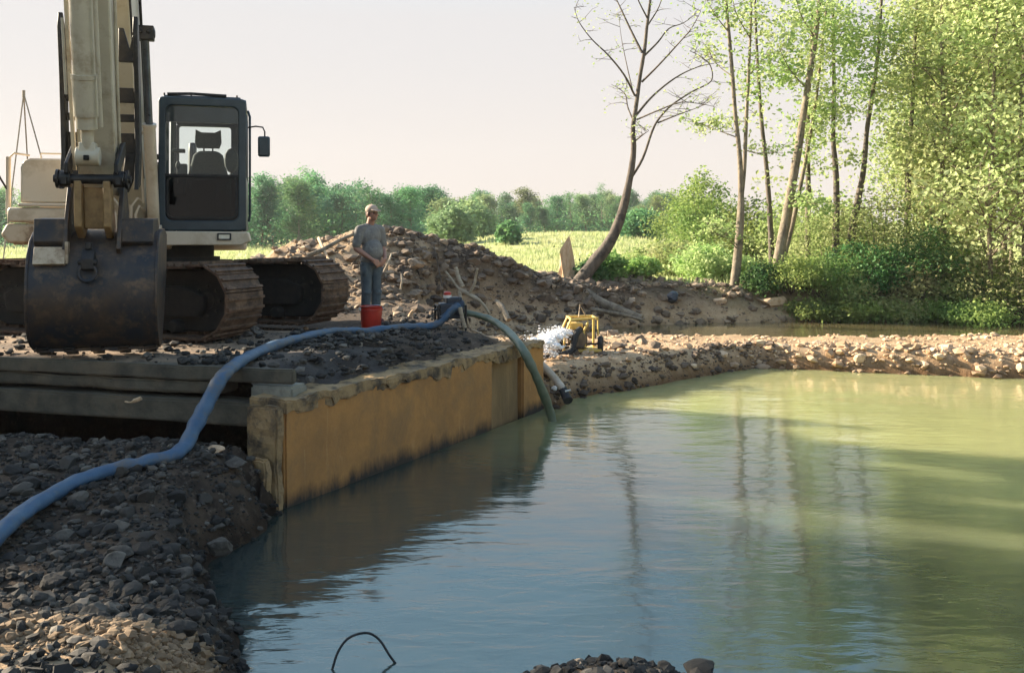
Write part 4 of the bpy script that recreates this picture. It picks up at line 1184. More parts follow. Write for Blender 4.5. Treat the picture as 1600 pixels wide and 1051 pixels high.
# red bucket
q = P(580, 512, 13.45)
rb = empty('bucket', 'red plastic bucket standing in front of the man', 'bucket', (q.x, q.y, H(q.x, q.y) - .005), R(30)); rb.scale = (1, 1, .86)
b = MB(); b.lathe([(0, .0), (.135, .0), (.14, .012), (.158, .30), (.168, .305), (.168, .33), (.160, .335), (.163, .36), (.168, .365), (.168, .378), (.152, .38), (.150, .30), (.13, .02), (0, .02)], (0, 0, 0), (0, 0, 1), 30)
b.build('pail', M['red_plastic'], rb, smooth_deg=40)
b = MB()
for s in (-1, 1):
    b = MB(); b.lathe([(0, 0), (.03, 0), (.03, .02), (0, .02)], (s * .165, 0, .325), (s, 0, 0), 12)
    b.build('handle_lug', M['white_plastic'], rb)
b = MB(); b.torus((0, 0, .325), .178, .005, (0, .42, .9), 20, 6, math.pi, 2 * math.pi); b.build('handle', M['chrome'], rb)


def ground_z(px, py, d, lift=0.0):
    p = P(px, py, d); return Vector((p.x, p.y, H(p.x, p.y) + lift))


# scrap lying on the deck edge beside the hose
b = MB(); a, c = ground_z(470, 533, 11.0, .07), ground_z(503, 541, 10.8, .05)
b.tube([a, c], .035, 4); tag(b.build('timber_scrap', M['wood_splinter'], smooth_deg=0, bevel=.005), 'short sunlit sawn timber lying under the blue hose', 'timber')
p = ground_z(515, 541, 10.75, .05); b = MB(); b.box((0, 0, 0), (.17, .2, .15), Matrix.Rotation(.5, 3, 'Z') @ Matrix.Rotation(.2, 3, 'X'))
o = b.build('block', M['brick'], bevel=.02); o.location = p; tag(o, 'dull red masonry block at the end of the sawn timber', 'block')
b = MB(); b.tube(catmull([ground_z(500, 556, 10.0, .03), ground_z(527, 545, 10.5, .06), ground_z(545, 537, 10.9, .06), ground_z(565, 528, 11.4, .05)], 4), [.012] * 5 + [.022] * 8, 7, jitter=.3)
tag(b.build('root', M['wood_pale'], smooth_deg=60), 'thin pale root lying on the dirt right of the red block', 'root')
for i, (px, py, d, s, lb) in enumerate([(456, 541, 10.7, .07, 'pale sunlit lump of stone under the blue hose, nearest the excavator track'), (474, 548, 10.3, .06, 'small yellowish stone left of the red block'), (447, 598, 8.7, .09, 'dark broken lump beside the end of the concrete beams')]):
    boulder(px, py, d, (s * 1.3, s, s * .7), M['stone_pale'] if i < 2 else M['stone_dark'], lb)

# yellow pump on wheels on the dike
q = P(906, 546, 15.6)
yp = empty('trailer_pump', 'yellow framed engine pump on small wheels standing on the dike', 'pump', (q.x, q.y, H(q.x, q.y)), R(8))
b = MB()
for y in (-.16, .2):
    b.tube([(-.31, y, .08), (-.29, y, .34), (-.17, y, .60), (.26, y, .60), (.28, y, .57), (.28, y, .08)] if y > 0 else [(-.31, y, .08), (-.28, y, .36), (-.19, y, .57), (.10, y, .59), (.10, y, .52), (.03, y, .38), (.06, y, .05)], .021, 10)
for x in (-.18, .26): b.tube([(x, -.16, .585), (x, .2, .6)], .02, 10)
b.tube([(-.19, -.16, .58), (.27, -.16, .60), (.28, -.14, .3)], .018, 8)
b.box((0, .02, .06), (.66, .42, .04))
b.build('frame', M['yellow_paint'], yp)
b = MB(); b.box((-.02, .04, .24), (.26, .28, .26)); b.lathe([(0, -.1), (.15, -.1), (.15, .08), (.08, .1), (0, .1)], (-.07, -.1, .24), (0, 1, 0), 18)
b.lathe([(0, 0), (.07, 0), (.07, .12), (0, .12)], (.1, .05, .36), (0, 0, 1), 12)
b.build('engine', M['engine'], yp, bevel=.02)
b = MB(); b.box((-.07, .05, .455), (.24, .2, .12)); b.build('fuel_tank', M['yellow_paint'], yp, bevel=.03)
for x_ in (-.33, .35):
    b = MB(); b.torus((x_, -.02, .15), .10, .045, (1, -.32, 0), 24, 10); w = b.build('wheel', M['rubber'], yp, smooth_deg=60)
    b = MB(); b.lathe([(0, -.03), (.06, -.035), (.075, -.02), (.075, .02), (.06, .035), (0, .03)], (x_, -.02, .15), (1, -.32, 0), 18); b.build('rim', M['engine'], w)
b = MB(); b.tube([(-.33, .0, .15), (.35, .0, .15)], .018, 8); b.build('axle', M['black_steel'], yp)
b = MB(); b.tube(catmull([(-.02, -.14, .42), (-.10, -.22, .36), (-.15, -.26, .22), (-.22, -.32, .08), (-.36, -.40, .04), (-.62, -.55, .02), (-.80, -.65, .0)], 5), .052, 12)
b.build('outlet_hose', M['rubber'], yp)
b = MB()
b.tube([(.0, .1, .6), (.02, .1, .8), (.12, .1, .62)], .008, 6); b.build('lifting_loop', M['cream_dirty'], yp)

# white water gushing beside the yellow pump
m, nt, bb = mat_new('white_spray')
bb.inputs['Base Color'].default_value = (.82, .82, .84, 1); bb.inputs['Roughness'].default_value = .5
bb.inputs['Subsurface Weight'].default_value = .0; bb.inputs['Subsurface Scale'].default_value = .08
M['foam'] = m
n = 2600
t = rng.random(n) ** .8
a0, a1 = P(884, 518, 15.5), P(838, 552, 14.5)
ctr = np.array(a0)[None] * (1 - t)[:, None] + np.array(a1)[None] * t[:, None]
ctr += rng.normal(size=(n, 3)) * (np.array([.11, .16, .055])[None] * (.5 + .8 * t)[:, None])
ctr[:, 2] = np.maximum(ctr[:, 2] + .10 * np.sin(t * 3.1), height(ctr[:, 0], ctr[:, 1]) + .01)
vi_, fi_ = ico(1); rs_ = .004 + .013 * rng.random(n) ** 4
v = (vi_[None] * (rs_[:, None, None] * np.array([1.6, 1.2, .8])) + ctr[:, None, :]).reshape(-1, 3); f = (fi_[None] + (np.arange(n) * len(vi_))[:, None, None]).reshape(-1, 3)
sp_o = np_mesh('water_spray', v, f, M['foam'], smooth_shade=True)
tag(sp_o, 'white gush of water spraying left of the yellow pump', 'water spray', None, 'stuff')
b = MB()
for i in range(110):
    q_ = ctr[rng.integers(0, n)]; q_ = np.array(a0) * .5 + np.array(a1) * .5 + (q_ - (np.array(a0) + np.array(a1)) / 2) * np.array([.85, .8, .7])
    r_ = rnd.uniform(.022, .055); b.ball(Vector(q_), (r_ * 1.5, r_ * 1.3, r_ * .8), 8)
tag(remesh(b.build('water_spray', M['foam']), .012, 8), 'foaming white water pouring out beside the yellow pump', 'water spray', None, 'stuff')

b = MB(); b.tube(catmull([P(836, 560, 13.3), P(851, 574, 13.25), P(866, 590, 13.2), P(880, 608, 13.1)], 5), .055, 12)
wp = b.build('intake_pipe', M['white_pipe'], smooth_deg=50); tag(wp, 'dusty white pipe with a black end lying down the bank to the water', 'pipe')
b = MB(); b.tube([P(879, 606, 13.12), P(883, 616, 13.05), P(888, 626, 12.95)], [.058, .064, .068], 12); b.build('strainer', M['rubber'], wp)
b = MB(); b.tube([P(883, 611, 12.9), P(892, 609, 12.9)], .012, 8); b.build('clamp_lever', M['white_plastic'], wp)
boulder(866, 602, 13.1, (.045, .04, .04), M['white_plastic'], 'small white stone below the dusty white pipe')

# bent cable sticking out of the pond in the foreground
b = MB(); b.tube(catmull([P(505, 1075, 5.1), P(518, 1048, 5.15), P(528, 1018, 5.2), P(545, 996, 5.25), P(572, 988, 5.3), P(592, 998, 5.3), (P(610, 1025, 5.25)), P(632, 1055, 5.2), P(645, 1085, 5.1)], 5), .007, 8)
tag(b.build('bent_cable', M['rubber'], smooth_deg=60), 'thin black cable bent in an arch over the near pond water', 'cable')
b = MB(); b.tube(catmull([P(195, 627, 8.72), P(205, 628, 8.72), P(221, 622, 8.72)], 3), [.008] * 4 + [.02] * 3, 6, jitter=.4)
tag(b.build('wood_chip', M['wood_splinter'], smooth_deg=0), 'small pale splinter stuck on the face of the lower beam', 'splinter')

# tripod behind the excavator
tp = P(37, 146, 19)
b = MB()
for px, d in ((18, 18.6), (46, 19.8), (80, 18.9)):
    p = P(px, 300, d); b.tube([tp, Vector((tp.x + (p.x - tp.x) * 2.1, tp.y + (p.y - tp.y) * 2.1, H(p.x, p.y) - .05))], .014, 8)
b.tube([tp + Vector((0, 0, -.08)), tp + Vector((0, 0, .06))], .03, 10)
tag(b.build('pole_tripod', M['wood_pale']), 'thin grey tripod of poles rising behind the cream engine housing', 'tripod')

# logs, snag and debris on the far bank and the mound
def stick_obj(name, pts, r0, r1, mat, label, cat='branch', jit=.25):
    path = catmull(pts, 4); n = len(path)
    b = MB(); b.tube(path, [r0 + (r1 - r0) * i / (n - 1) for i in range(n)], 8, jitter=jit)
    return tag(b.build(name, mat, smooth_deg=60), label, cat)


stick_obj('log', [P(905, 452, 22.6), P(940, 472, 22.2), P(975, 487, 21.8), P(1003, 497, 21.6)], .13, .09, M['bark_pale'], 'fallen pale log sloping down from the foot of the leaning tree', 'log')
stick_obj('log', [P(925, 483, 21.6), P(975, 492, 21.5), P(1005, 500, 21.4)], .05, .03, M['bark_pale'], 'thin fallen stem below the pale log on the far bank', 'log')
stick_obj('branch', [P(498, 372, 18.3), P(508, 395, 17.6), P(517, 412, 17.2), P(524, 432, 16.8)], .035, .02, M['wood_splinter'], 'yellowish stripped branch lying down the sunlit mound left of the man')
stick_obj('branch', [P(480, 400, 17.5), P(500, 392, 17.6), P(530, 376, 18.2), P(552, 366, 18.6)], .05, .03, M['bark_pale'], 'thick pale root lying along the sunlit side of the mound')
stick_obj('branch', [P(600, 425, 16.6), P(607, 410, 16.6), P(612, 396, 16.8)], .025, .015, M['wood_pale'], 'short pale stick poking up from the mound right of the man')
stick_obj('branch', [P(626, 452, 15.8), P(628, 440, 15.8), P(627, 428, 15.9)], .02, .012, M['wood_pale'], 'small upright stick on the mound between the man and the dark pump')
stick_obj('branch', [P(640, 495, 14.6), P(643, 488, 14.6), P(646, 485, 14.6)], .03, .02, M['wood_splinter'], 'stubby pale stick on the dirt right of the red bucket')
stick_obj('branch', [P(795, 500, 17), P(785, 480, 17.3), P(775, 470, 17.6)], .05, .04, M['bark_pale'], 'pale stub of wood lying behind the green suction hose')
for i in range(26):
    x, y = rnd.uniform(-6.5, 1.0), rnd.uniform(15.5, 20.5)
    a = rnd.random() * 6.28; L = rnd.uniform(.25, .8)
    p0 = Vector((x, y, 0)); p1 = p0 + Vector((math.cos(a) * L, math.sin(a) * L, 0))
    p0.z = H(p0.x, p0.y) + .02; p1.z = H(p1.x, p1.y) + rnd.choice((.02, .02, .10, .25))
    mid = (p0 + p1) / 2 + Vector((0, 0, .05))
    mid.z = max(mid.z, H(mid.x, mid.y) + .02)
    b = MB(); b.tube(catmull([p0, mid, p1], 3), [.022, .02, .018, .016, .014, .012, .008], 6, jitter=.4)
    tag(b.build('loose_stick', M['wood_pale'] if i % 3 else M['bark'], smooth_deg=60), 'loose dead stick among the clods of the spoil mound', 'stick', 'dead sticks on the spoil mound')

# splintered snag behind the leaning tree
q = P(888, 445, 23.9); gz = H(q.x, q.y)
b = MB()
sn = []
for k in range(11):
    t = 2 * math.pi * k / 11
    sn.append((math.cos(t), math.sin(t)))
vs = []; fs = []
tops = [1.0, 1.12, .85, .32, .22, .2, .78, .70, .22, .28, .55]
for lev in range(4):
    for k, (cx_, cy_) in enumerate(sn):
        r_ = (.24, .18, .155, .14)[lev] * (1 + .25 * math.sin(k * 2.3 + lev))
        z_ = lev / 3 * tops[k] * 1.1
        vs.append((cx_ * r_ - .03 * lev + .05 * (cy_ if lev else 0), cy_ * r_, z_ - .05))
for lev in range(3):
    for k in range(11):
        fs.append((lev * 11 + k, lev * 11 + (k + 1) % 11, lev * 11 + 11 + (k + 1) % 11, lev * 11 + 11 + k))
fs.append(tuple(33 + k for k in range(11)))
b.add(vs, fs)
o = b.build('tree_stump', M['wood_splinter'], smooth_deg=0); o.location = (q.x, q.y, gz)
tag(o, 'splintered pale stump standing left of the leaning tree base', 'stump')

# ------------------------------------------------------------------ the man
mp = P(579, 506, 14.2); mz = H(mp.x, mp.y)
SC = 1.80 / 1.78
man = empty('person', 'man in grey T-shirt, work trousers and tan cap standing with hands together', 'person', (mp.x, mp.y, mz), R(48))
man.scale = (SC, SC, SC)


def hand(b, w, fwd, side, up, flip):
    """palm plus five bent fingers; fwd: direction of the fingers, side: towards the thumb"""
    w, fwd, side, up = Vector(w), Vector(fwd).normalized(), Vector(side).normalized(), Vector(up).normalized()
    for k in range(4):
        o = side * (.030 - .020 * k)
        b.limb(w + o * .7, .014, w + fwd * .085 + o, .0125, 8)
        L = (.066, .074, .068, .052)[k]
        a = w + fwd * .088 + o
        m1 = a + fwd * L * .45 - up * .010 + side * .002 * (1.5 - k)
        m2 = m1 + fwd * L * .28 - up * .020
        m3 = m2 + fwd * L * .10 - up * .022
        b.limb(a, .0100, m1, .0092, 8); b.limb(m1, .0092, m2, .0085, 8); b.limb(m2, .0085, m3, .0075, 8)
    a = w + fwd * .02 + side * .028
    b.limb(a, .014, a + fwd * .035 + side * .022, .0115, 8)
    b.limb(a + fwd * .035 + side * .022, .0115, a + fwd * .066 + side * .018 - up * .012, .009, 8)


hd = Vector((0, -.035, 1.655))
b = MB()
b.ball(hd + Vector((0, .012, .02)), (.076, .096, .098), 20)
b.ball(hd + Vector((0, -.035, -.045)), (.060, .060, .062), 16)          # jaw
b.ball(hd + Vector((0, -.078, -.088)), (.022, .018, .018), 10)           # chin
b.limb(hd + Vector((0, -.088, .018)), .009, hd + Vector((0, -.112, -.022)), .0135, 10)   # nose
for s in (-1, 1):
    b.ball(hd + Vector((s * .012, -.100, -.026)), .009, 8)
    b.ball(hd + Vector((s * .078, .012, -.012)), (.010, .020, .033), 10)  # ear
    b.ball(hd + Vector((s * .036, -.072, -.020)), (.025, .02, .02), 10)   # cheek
b.limb(hd + Vector((-.03, -.086, .026)), .010, hd + Vector((.03, -.086, .026)), .010, 8)  # brow
b.limb(hd + Vector((-.02, -.094, -.056)), .007, hd + Vector((.02, -.094, -.056)), .007, 8)  # lips
b.limb(hd + Vector((-.016, -.092, -.067)), .0075, hd + Vector((.016, -.092, -.067)), .0075, 8)
b.limb((0, .025, 1.44), .062, hd + Vector((0, .015, -.07)), .056, 14)
# inner torso, hips and legs under the clothes: one continuous body
b.ball((0, .01, 1.30), (.165, .10, .20), 16); b.ball((0, -.03, 1.08), (.145, .115, .17), 16); b.ball((0, .01, .93), (.15, .105, .12), 16)
for s in (-1, 1):
    b.limb((s * .09, .0, .90), .078, (s * .095, -.01, .48), .050); b.limb((s * .095, -.01, .48), .050, (s * .10, .02, .09), .036)
    b.limb((s * .10, .03, .045), .036, (s * .11, -.11, .03), .03)
    b.limb((s * .05, .01, 1.45), .05, (s * .19, .01, 1.42), .055)
ra, re_, rw = Vector((-.205, .01, 1.41)), Vector((-.262, .02, 1.13)), Vector((-.115, -.205, .955))
la, le_, lw = Vector((.205, .01, 1.41)), Vector((.270, .03, 1.14)), Vector((.105, -.215, .965))
b.limb(ra, .052, re_, .041); b.limb(re_, .041, re_.lerp(rw, .3), .043); b.limb(re_.lerp(rw, .3), .043, rw, .027)
b.limb(la, .052, le_, .041); b.limb(le_, .041, le_.lerp(lw, .3), .043); b.limb(le_.lerp(lw, .3), .043, lw, .027)
hand(b, rw, (.72, -.25, -.62), (.55, -.1, .6), (.0, -1, .1), 1)
hand(b, lw, (-.72, -.18, -.60), (-.55, -.1, .6), (.0, -1, .1), -1)
remesh(b.build('body', M['skin'], man), .0065, 3)
b = MB()
for s in (-1, 1):
    b.ball(hd + Vector((s * .032, -.0815, .008)), .0115, 10)
b.build('eyes', M['black_steel'], man)
b = MB(); b.ball(hd + Vector((0, .028, .012)), (.080, .088, .085), 16); b.ball(hd + Vector((0, .075, -.04)), (.058, .035, .05), 12)
for s in (-1, 1): b.limb(hd + Vector((s * .075, -.01, .02)), .012, hd + Vector((s * .074, -.012, -.03)), .008, 8)
remesh(b.build('hair', M['hair'], man), .009, 3)
b = MB(); b.ball(hd + Vector((0, .008, .062)), (.092, .108, .078), 20)
b.prism([(-.085, .0), (.085, .0), (.078, -.055), (.05, -.085), (0, -.095), (-.05, -.085), (-.078, -.055)], hd + Vector((0, -.072, .048)), (1, 0, 0), (0, .97, .2), (0, -.2, .97), 0, .012)
b.ball(hd + Vector((0, .01, .14)), .010, 8)
remesh(b.build('cap', M['cap'], man), .008, 3)
b = MB()
b.ball((0, .012, 1.31), (.188, .125, .20), 20); b.ball((0, -.045, 1.09), (.172, .150, .19), 20); b.ball((0, -.01, .965), (.178, .138, .10), 20)
b.ball((0, .02, 1.43), (.13, .085, .075), 16)
for s, a_, e_ in ((-1, ra, re_), (1, la, le_)):
    b.limb((s * .06, .012, 1.455), .058, a_, .070); b.limb(a_, .070, a_.lerp(e_, .78), .068)
remesh(b.build('shirt', M['shirt'], man), .011, 3)
b = MB()
b.ball((0, .0, .92), (.168, .13, .115), 18)
for s in (-1, 1):
    b.limb((s * .085, .0, .88), .097, (s * .095, -.02, .50), .076); b.limb((s * .095, -.02, .50), .076, (s * .10, .0, .14), .072)
    b.limb((s * .10, .0, .15), .074, (s * .10, .0, .10), .070)
    b.ball((s * .15, -.04, .80), (.04, .06, .09), 10); b.ball((s * .10, -.05, .47), (.075, .06, .05), 10); b.ball((s * .10, -.03, .2), (.078, .07, .04), 10)
remesh(b.build('trousers', M['trousers'], man), .011, 3)
for s in (-1, 1):
    b = MB(); b.limb((s * .10, .025, .16), .052, (s * .10, .03, .055), .052); b.limb((s * .10, .03, .045), .046, (s * .113, -.12, .036), .042)
    b.box((s * .106, -.04, .010), (.09, .25, .02))
    remesh(b.build('boot', M['boot'], man), .009, 2)

# ------------------------------------------------------------------ vegetation
def leaf_cloud(centres, size, droop=.0, aspect=.62):
    """centres (n,3); one folded diamond leaf each"""
    n = len(centres)
    s = size * rng.uniform(.6, 1.35, n)
    d = rng.normal(size=(n, 3)); d[:, 2] = d[:, 2] * .6 - droop; d /= np.linalg.norm(d, axis=1)[:, None]
    e = rng.normal(size=(n, 3)); e[:, 2] *= .7; e -= d * (e * d).sum(1)[:, None]; e /= np.linalg.norm(e, axis=1)[:, None]
    a = centres - d * s[:, None] * .5; c = centres + d * s[:, None] * .5
    up = np.cross(d, e) * (s * .10)[:, None]
    b_ = centres + e * (s * aspect * .5)[:, None] + up; d_ = centres - e * (s * aspect * .5)[:, None] + up
    v = np.stack([a, b_, c, d_], 1).reshape(-1, 3)
    f = np.arange(4 * n).reshape(n, 4)
    return v, f


def clumps(centres, per, spread, flat=.75):
    c = np.repeat(np.asarray(centres), per, axis=0)
    o = rng.normal(size=c.shape) * spread
    o[:, 2] *= flat
    return c + o


def wander(p, d, L, n, bend, lift=0.0):
    pts = [Vector(p)]; d = Vector(d).normalized()
    for i in range(n):
        d = (d + Vector((rnd.gauss(0, bend), rnd.gauss(0, bend), rnd.gauss(0, bend) + lift))).normalized()
        pts.append(pts[-1] + d * (L / n))
    return pts


def grow_tree(h, r0, nb, start, spread, per, leaf, clump, droop=.1, lean=(0, 0), upward=.5, twigs=3, trunk_n=9):
    """tapered trunk, limbs and twigs (one mesh) and the places where leaves sit"""
    b = MB()
    tr = wander((0, 0, -.15), (lean[0], lean[1], 1), h, 12, .05, .03)
    tr = [Vector((p.x, p.y, p.z)) for p in tr]
    rad = [max(.012, r0 * (1 - i / 12.6) ** .8) for i in range(13)]; rad[0] *= 1.45
    b.tube(tr, rad, trunk_n, jitter=.1)
    cent = []
    for k in range(nb):
        t = start + (1 - start) * (k + rnd.random() * .8) / nb
        i = min(11, int(t * 12)); p = tr[i].lerp(tr[i + 1], t * 12 - i)
        a = rnd.random() * 6.283
        L = spread * (1.12 - .75 * t) * rnd.uniform(.6, 1.2)
        q = wander(p, (math.cos(a), math.sin(a), upward * rnd.uniform(.5, 1.4)), L, 5, .16, .05)
        rb = rad[i] * .42
        b.tube(q, [max(.006, rb * (1 - j / 5.6)) for j in range(6)], 6, cap=False)
        for j in range(2, 6): cent.append(q[j])
        for m_ in range(twigs):
            j = rnd.randint(1, 4); a2 = rnd.random() * 6.283
            w = wander(q[j], (math.cos(a2), math.sin(a2), rnd.uniform(-.2, .7)), L * .4, 3, .2)
            b.tube(w, [max(.004, rb * .35 * (1 - z / 3.6)) for z in range(4)], 4, cap=False)
            cent += [w[2], w[3]]
    cent.append(tr[-1]); cent.append(tr[-2])
    cent = np.array([c[:] for c in cent])
    return b, clumps(cent, per, clump)


def make_tree(name, label, cat, loc, mb, leaves, leaf_size, bark, leafmat, group=None, rz=0, sc=1, droop=.1):
    root = empty(name, label, cat, loc, rz, group); root.scale = (sc, sc, sc)
    mb.build('trunk', bark, root, smooth_deg=60)
    v, f = leaf_cloud(np.asarray(leaves), leaf_size, droop)
    np_mesh('crown', v, f, leafmat, root)
    return root


# far row of trees beyond the field -------------------------------------
protos = []
for k in range(7):
    hh = rnd.uniform(6.5, 9.5)
    mb_, lv = grow_tree(hh, .14, 24, (.10, .16, .24, .12, .30)[k % 5], 2.9, 26 if k < 5 else 7, .3, .50, upward=(.35, .6, .9, .5, .75, .5, .5)[k], twigs=2, trunk_n=6)
    protos.append((mb_, lv))
tops = [(380, 285), (410, 296), (430, 276), (462, 264), (485, 270), (510, 292), (535, 295), (560, 290), (585, 286), (612, 294), (640, 285), (668, 290), (690, 300), (715, 312), (742, 305), (770, 310), (800, 308), (826, 303), (850, 310), (872, 305),
        (895, 306), (918, 298), (942, 296), (968, 305), (990, 310), (1012, 304), (1035, 306), (1060, 312), (1090, 316), (345, 290), (310, 295), (270, 300), (225, 300), (180, 290), (130, 296), (85, 300), (40, 292), (-10, 290), (-60, 290)]
first = {}
for i, (px, py) in enumerate(tops):
    for row in range(3):
        d = (80 if px < 700 else 112) + 9 * row + rnd.uniform(-4, 4)
        pxx = px + (0, 9, 18)[row] + rnd.uniform(-4, 4)
        k = rnd.randrange(5) if rnd.random() < .8 else rnd.choice((5, 6)); pale = rnd.random() < (.14 if px < 700 else .30)
        p = P(pxx, py + rnd.uniform(-14, 14), d); gz = H(p.x, p.y)
        hh = max(3.5, p.z - gz)
        lab = ('pale yellow green tree in the row along the far edge of the field' if pale else 'deep green tree in the row along the far edge of the field')
        key = (k, pale)
        mbx, lv = protos[k]; zmax = float(lv[:, 2].max())
        if key not in first:
            t_ = make_tree('field_edge_tree', lab, 'tree', (p.x, p.y, gz), mbx, lv, .28, M['bark_pale'], M['leaf_far_pale'] if pale else M['leaf_far'], 'pale trees at the far field edge' if pale else 'green trees at the far field edge')
            first[key] = t_
        else:
            t_ = link_copy(first[key]); t_.location = (p.x, p.y, gz)
        s = hh / zmax
        t_.scale = (max(s, .7) * rnd.uniform(.7, 1.25), max(s, .7) * rnd.uniform(.7, 1.25), s)
        t_.rotation_euler = (0, 0, rnd.random() * 6.28)
# undergrowth closing the foot of the row
c = []
for i in range(800):
    px = rnd.uniform(-150, 1130); d = rnd.uniform(78, 100) + (30 if px > 700 else 0); p = P(px, 380, d)
    c.append((p.x, p.y, H(p.x, p.y) + rnd.uniform(.1, 2.6 if px < 700 else 2.0)))
v, f = leaf_cloud(clumps(c, 30, .6), .4)
tag(np_mesh('undergrowth', v, f, M['leaf_far']), 'dark green undergrowth along the foot of the far tree row', 'undergrowth', None, 'stuff')


# shrubs ------------------------------------------------------------
def shrub_parts(r, h, ncl, per, spread):
    b = MB(); cs = []
    for k in range(ncl):
        a = rnd.random() * 6.283; e = rnd.random() ** .6
        q = Vector((math.cos(a) * r * e, math.sin(a) * r * e, h * (rnd.uniform(.12, 1.0) ** .8) * (1 - .45 * e * e)))
        cs.append(q)
    for q in cs[:14]:
        b.tube([(q.x * .1, q.y * .1, -.1), (q.x * .5, q.y * .5, q.z * .55), q], [.02, .014, .005], 5, cap=False)
    return b, clumps(np.array([q[:] for q in cs]), per, spread)


def shrub(px, d, r, h, mat, leaf, ncl, per, label, group=None, base=None, name='shrub'):
    p = P(px, 400, d); gz = H(p.x, p.y) if base is None else base
    b, lv = shrub_parts(r, h, ncl, per, .17 * max(r, .6))
    root = empty(name, label, 'shrub', (p.x, p.y, gz), 0, group)
    b.build('stems', M['bark'], root, smooth_deg=60)
    v, f = leaf_cloud(lv, leaf, .1)
    np_mesh('foliage', v, f, mat, root)
    return root


# light bushes between the field and the wood
for (px, d, r, h, mt, lb) in [
    (1075, 38, 1.6, 3.1, 'leaf_mid', 'tall bright green bush rising beside the leaning tree, leftmost of the bushes'),
    (1098, 33, 1.1, 3.5, 'leaf_mid', 'tallest pointed light green bush between the leaning tree and the twin trunk'),
    (1120, 36, 1.5, 2.6, 'leaf_mid', 'broad light green bush left of the twin trunk'),
    (1175, 32, 1.3, 2.5, 'leaf_mid', 'mid green bush filling the gap behind the twin trunk'),
    (1060, 29, 1.0, 1.1, 'leaf_spring', 'low yellow green bush at the field edge above the debris bank'),
    (1110, 27, 1.0, 1.0, 'leaf_spring', 'low yellow green bush left of the twin trunk foot'),
    (1010, 31, .9, .8, 'leaf_spring', 'small pale weed bush in the grass right of the leaning tree'),
    (1000, 25.2, .45, .38, 'leaf_mid', 'tuft of green sprouts on the debris bank'),
    (948, 24.4, .45, .7, 'leaf_mid', 'leafy green sprout at the right foot of the leaning tree'),
    (925, 24.0, .35, .45, 'leaf_dark', 'dark green weeds under the leaning trunk'),
    (1255, 30, 1.5, 2.6, 'leaf_spring', 'spring green bush behind the leaning pair of trunks'),
    (1320, 29, 1.4, 2.4, 'leaf_spring', 'bright bush behind the stream right of the trunk pair'),
    (1000, 62, 1.5, 1.8, 'leaf_far', 'round dark bush out in the field right of the leaning trunk'),
    (795, 55, .6, 1.3, 'leaf_far', 'lone small dark bush standing in the middle of the field'),
    (735, 70, 1.8, 3.0, 'leaf_far_pale', 'pale bush at the far left end of the open field'),
    (705, 60, 1.4, 2.6, 'leaf_far_pale', 'pale yellowish bush just behind the spoil mound'),
]:
    shrub(px, d, r, h, M[mt], .12 if d < 50 else .26, int(60 + 40 * r), 42, lb)

# bank shrubs over the stream
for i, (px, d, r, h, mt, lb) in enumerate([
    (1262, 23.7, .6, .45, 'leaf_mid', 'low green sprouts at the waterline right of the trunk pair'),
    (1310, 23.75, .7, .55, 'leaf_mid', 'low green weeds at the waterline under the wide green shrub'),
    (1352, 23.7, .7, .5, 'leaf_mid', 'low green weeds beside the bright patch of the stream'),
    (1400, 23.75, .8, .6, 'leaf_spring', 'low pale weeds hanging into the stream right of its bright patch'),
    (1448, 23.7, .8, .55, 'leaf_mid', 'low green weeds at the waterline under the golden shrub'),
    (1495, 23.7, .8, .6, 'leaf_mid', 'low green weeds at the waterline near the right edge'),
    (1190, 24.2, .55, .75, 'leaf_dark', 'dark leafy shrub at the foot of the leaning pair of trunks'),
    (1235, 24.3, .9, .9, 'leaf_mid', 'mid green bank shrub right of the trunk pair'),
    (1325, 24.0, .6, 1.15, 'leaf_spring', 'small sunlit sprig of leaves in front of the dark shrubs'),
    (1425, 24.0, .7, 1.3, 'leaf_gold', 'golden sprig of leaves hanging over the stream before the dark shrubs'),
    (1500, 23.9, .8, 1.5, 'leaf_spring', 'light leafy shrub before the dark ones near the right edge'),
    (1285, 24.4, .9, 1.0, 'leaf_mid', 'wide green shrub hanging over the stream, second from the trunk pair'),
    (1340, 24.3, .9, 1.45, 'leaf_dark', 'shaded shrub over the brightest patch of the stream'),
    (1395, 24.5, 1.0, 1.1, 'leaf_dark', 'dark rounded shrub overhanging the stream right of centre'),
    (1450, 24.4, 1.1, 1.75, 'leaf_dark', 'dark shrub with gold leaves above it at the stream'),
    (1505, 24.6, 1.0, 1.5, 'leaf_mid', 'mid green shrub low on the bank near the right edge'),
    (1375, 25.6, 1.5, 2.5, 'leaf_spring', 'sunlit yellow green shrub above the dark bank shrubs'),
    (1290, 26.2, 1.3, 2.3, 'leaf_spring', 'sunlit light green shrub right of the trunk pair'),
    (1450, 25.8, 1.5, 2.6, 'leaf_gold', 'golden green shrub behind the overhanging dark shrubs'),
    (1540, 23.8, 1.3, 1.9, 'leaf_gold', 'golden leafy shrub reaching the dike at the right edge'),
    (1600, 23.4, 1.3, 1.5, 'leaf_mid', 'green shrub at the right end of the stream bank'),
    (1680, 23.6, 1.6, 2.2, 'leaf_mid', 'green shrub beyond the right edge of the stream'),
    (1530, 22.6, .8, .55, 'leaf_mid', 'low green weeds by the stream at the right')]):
    p = P(px, 400, d)
    shrub(px, d, r, h, M[mt], .085, int(55 + 40 * r), 36, lb, None, max(H(p.x, p.y), -2.15) - .05)


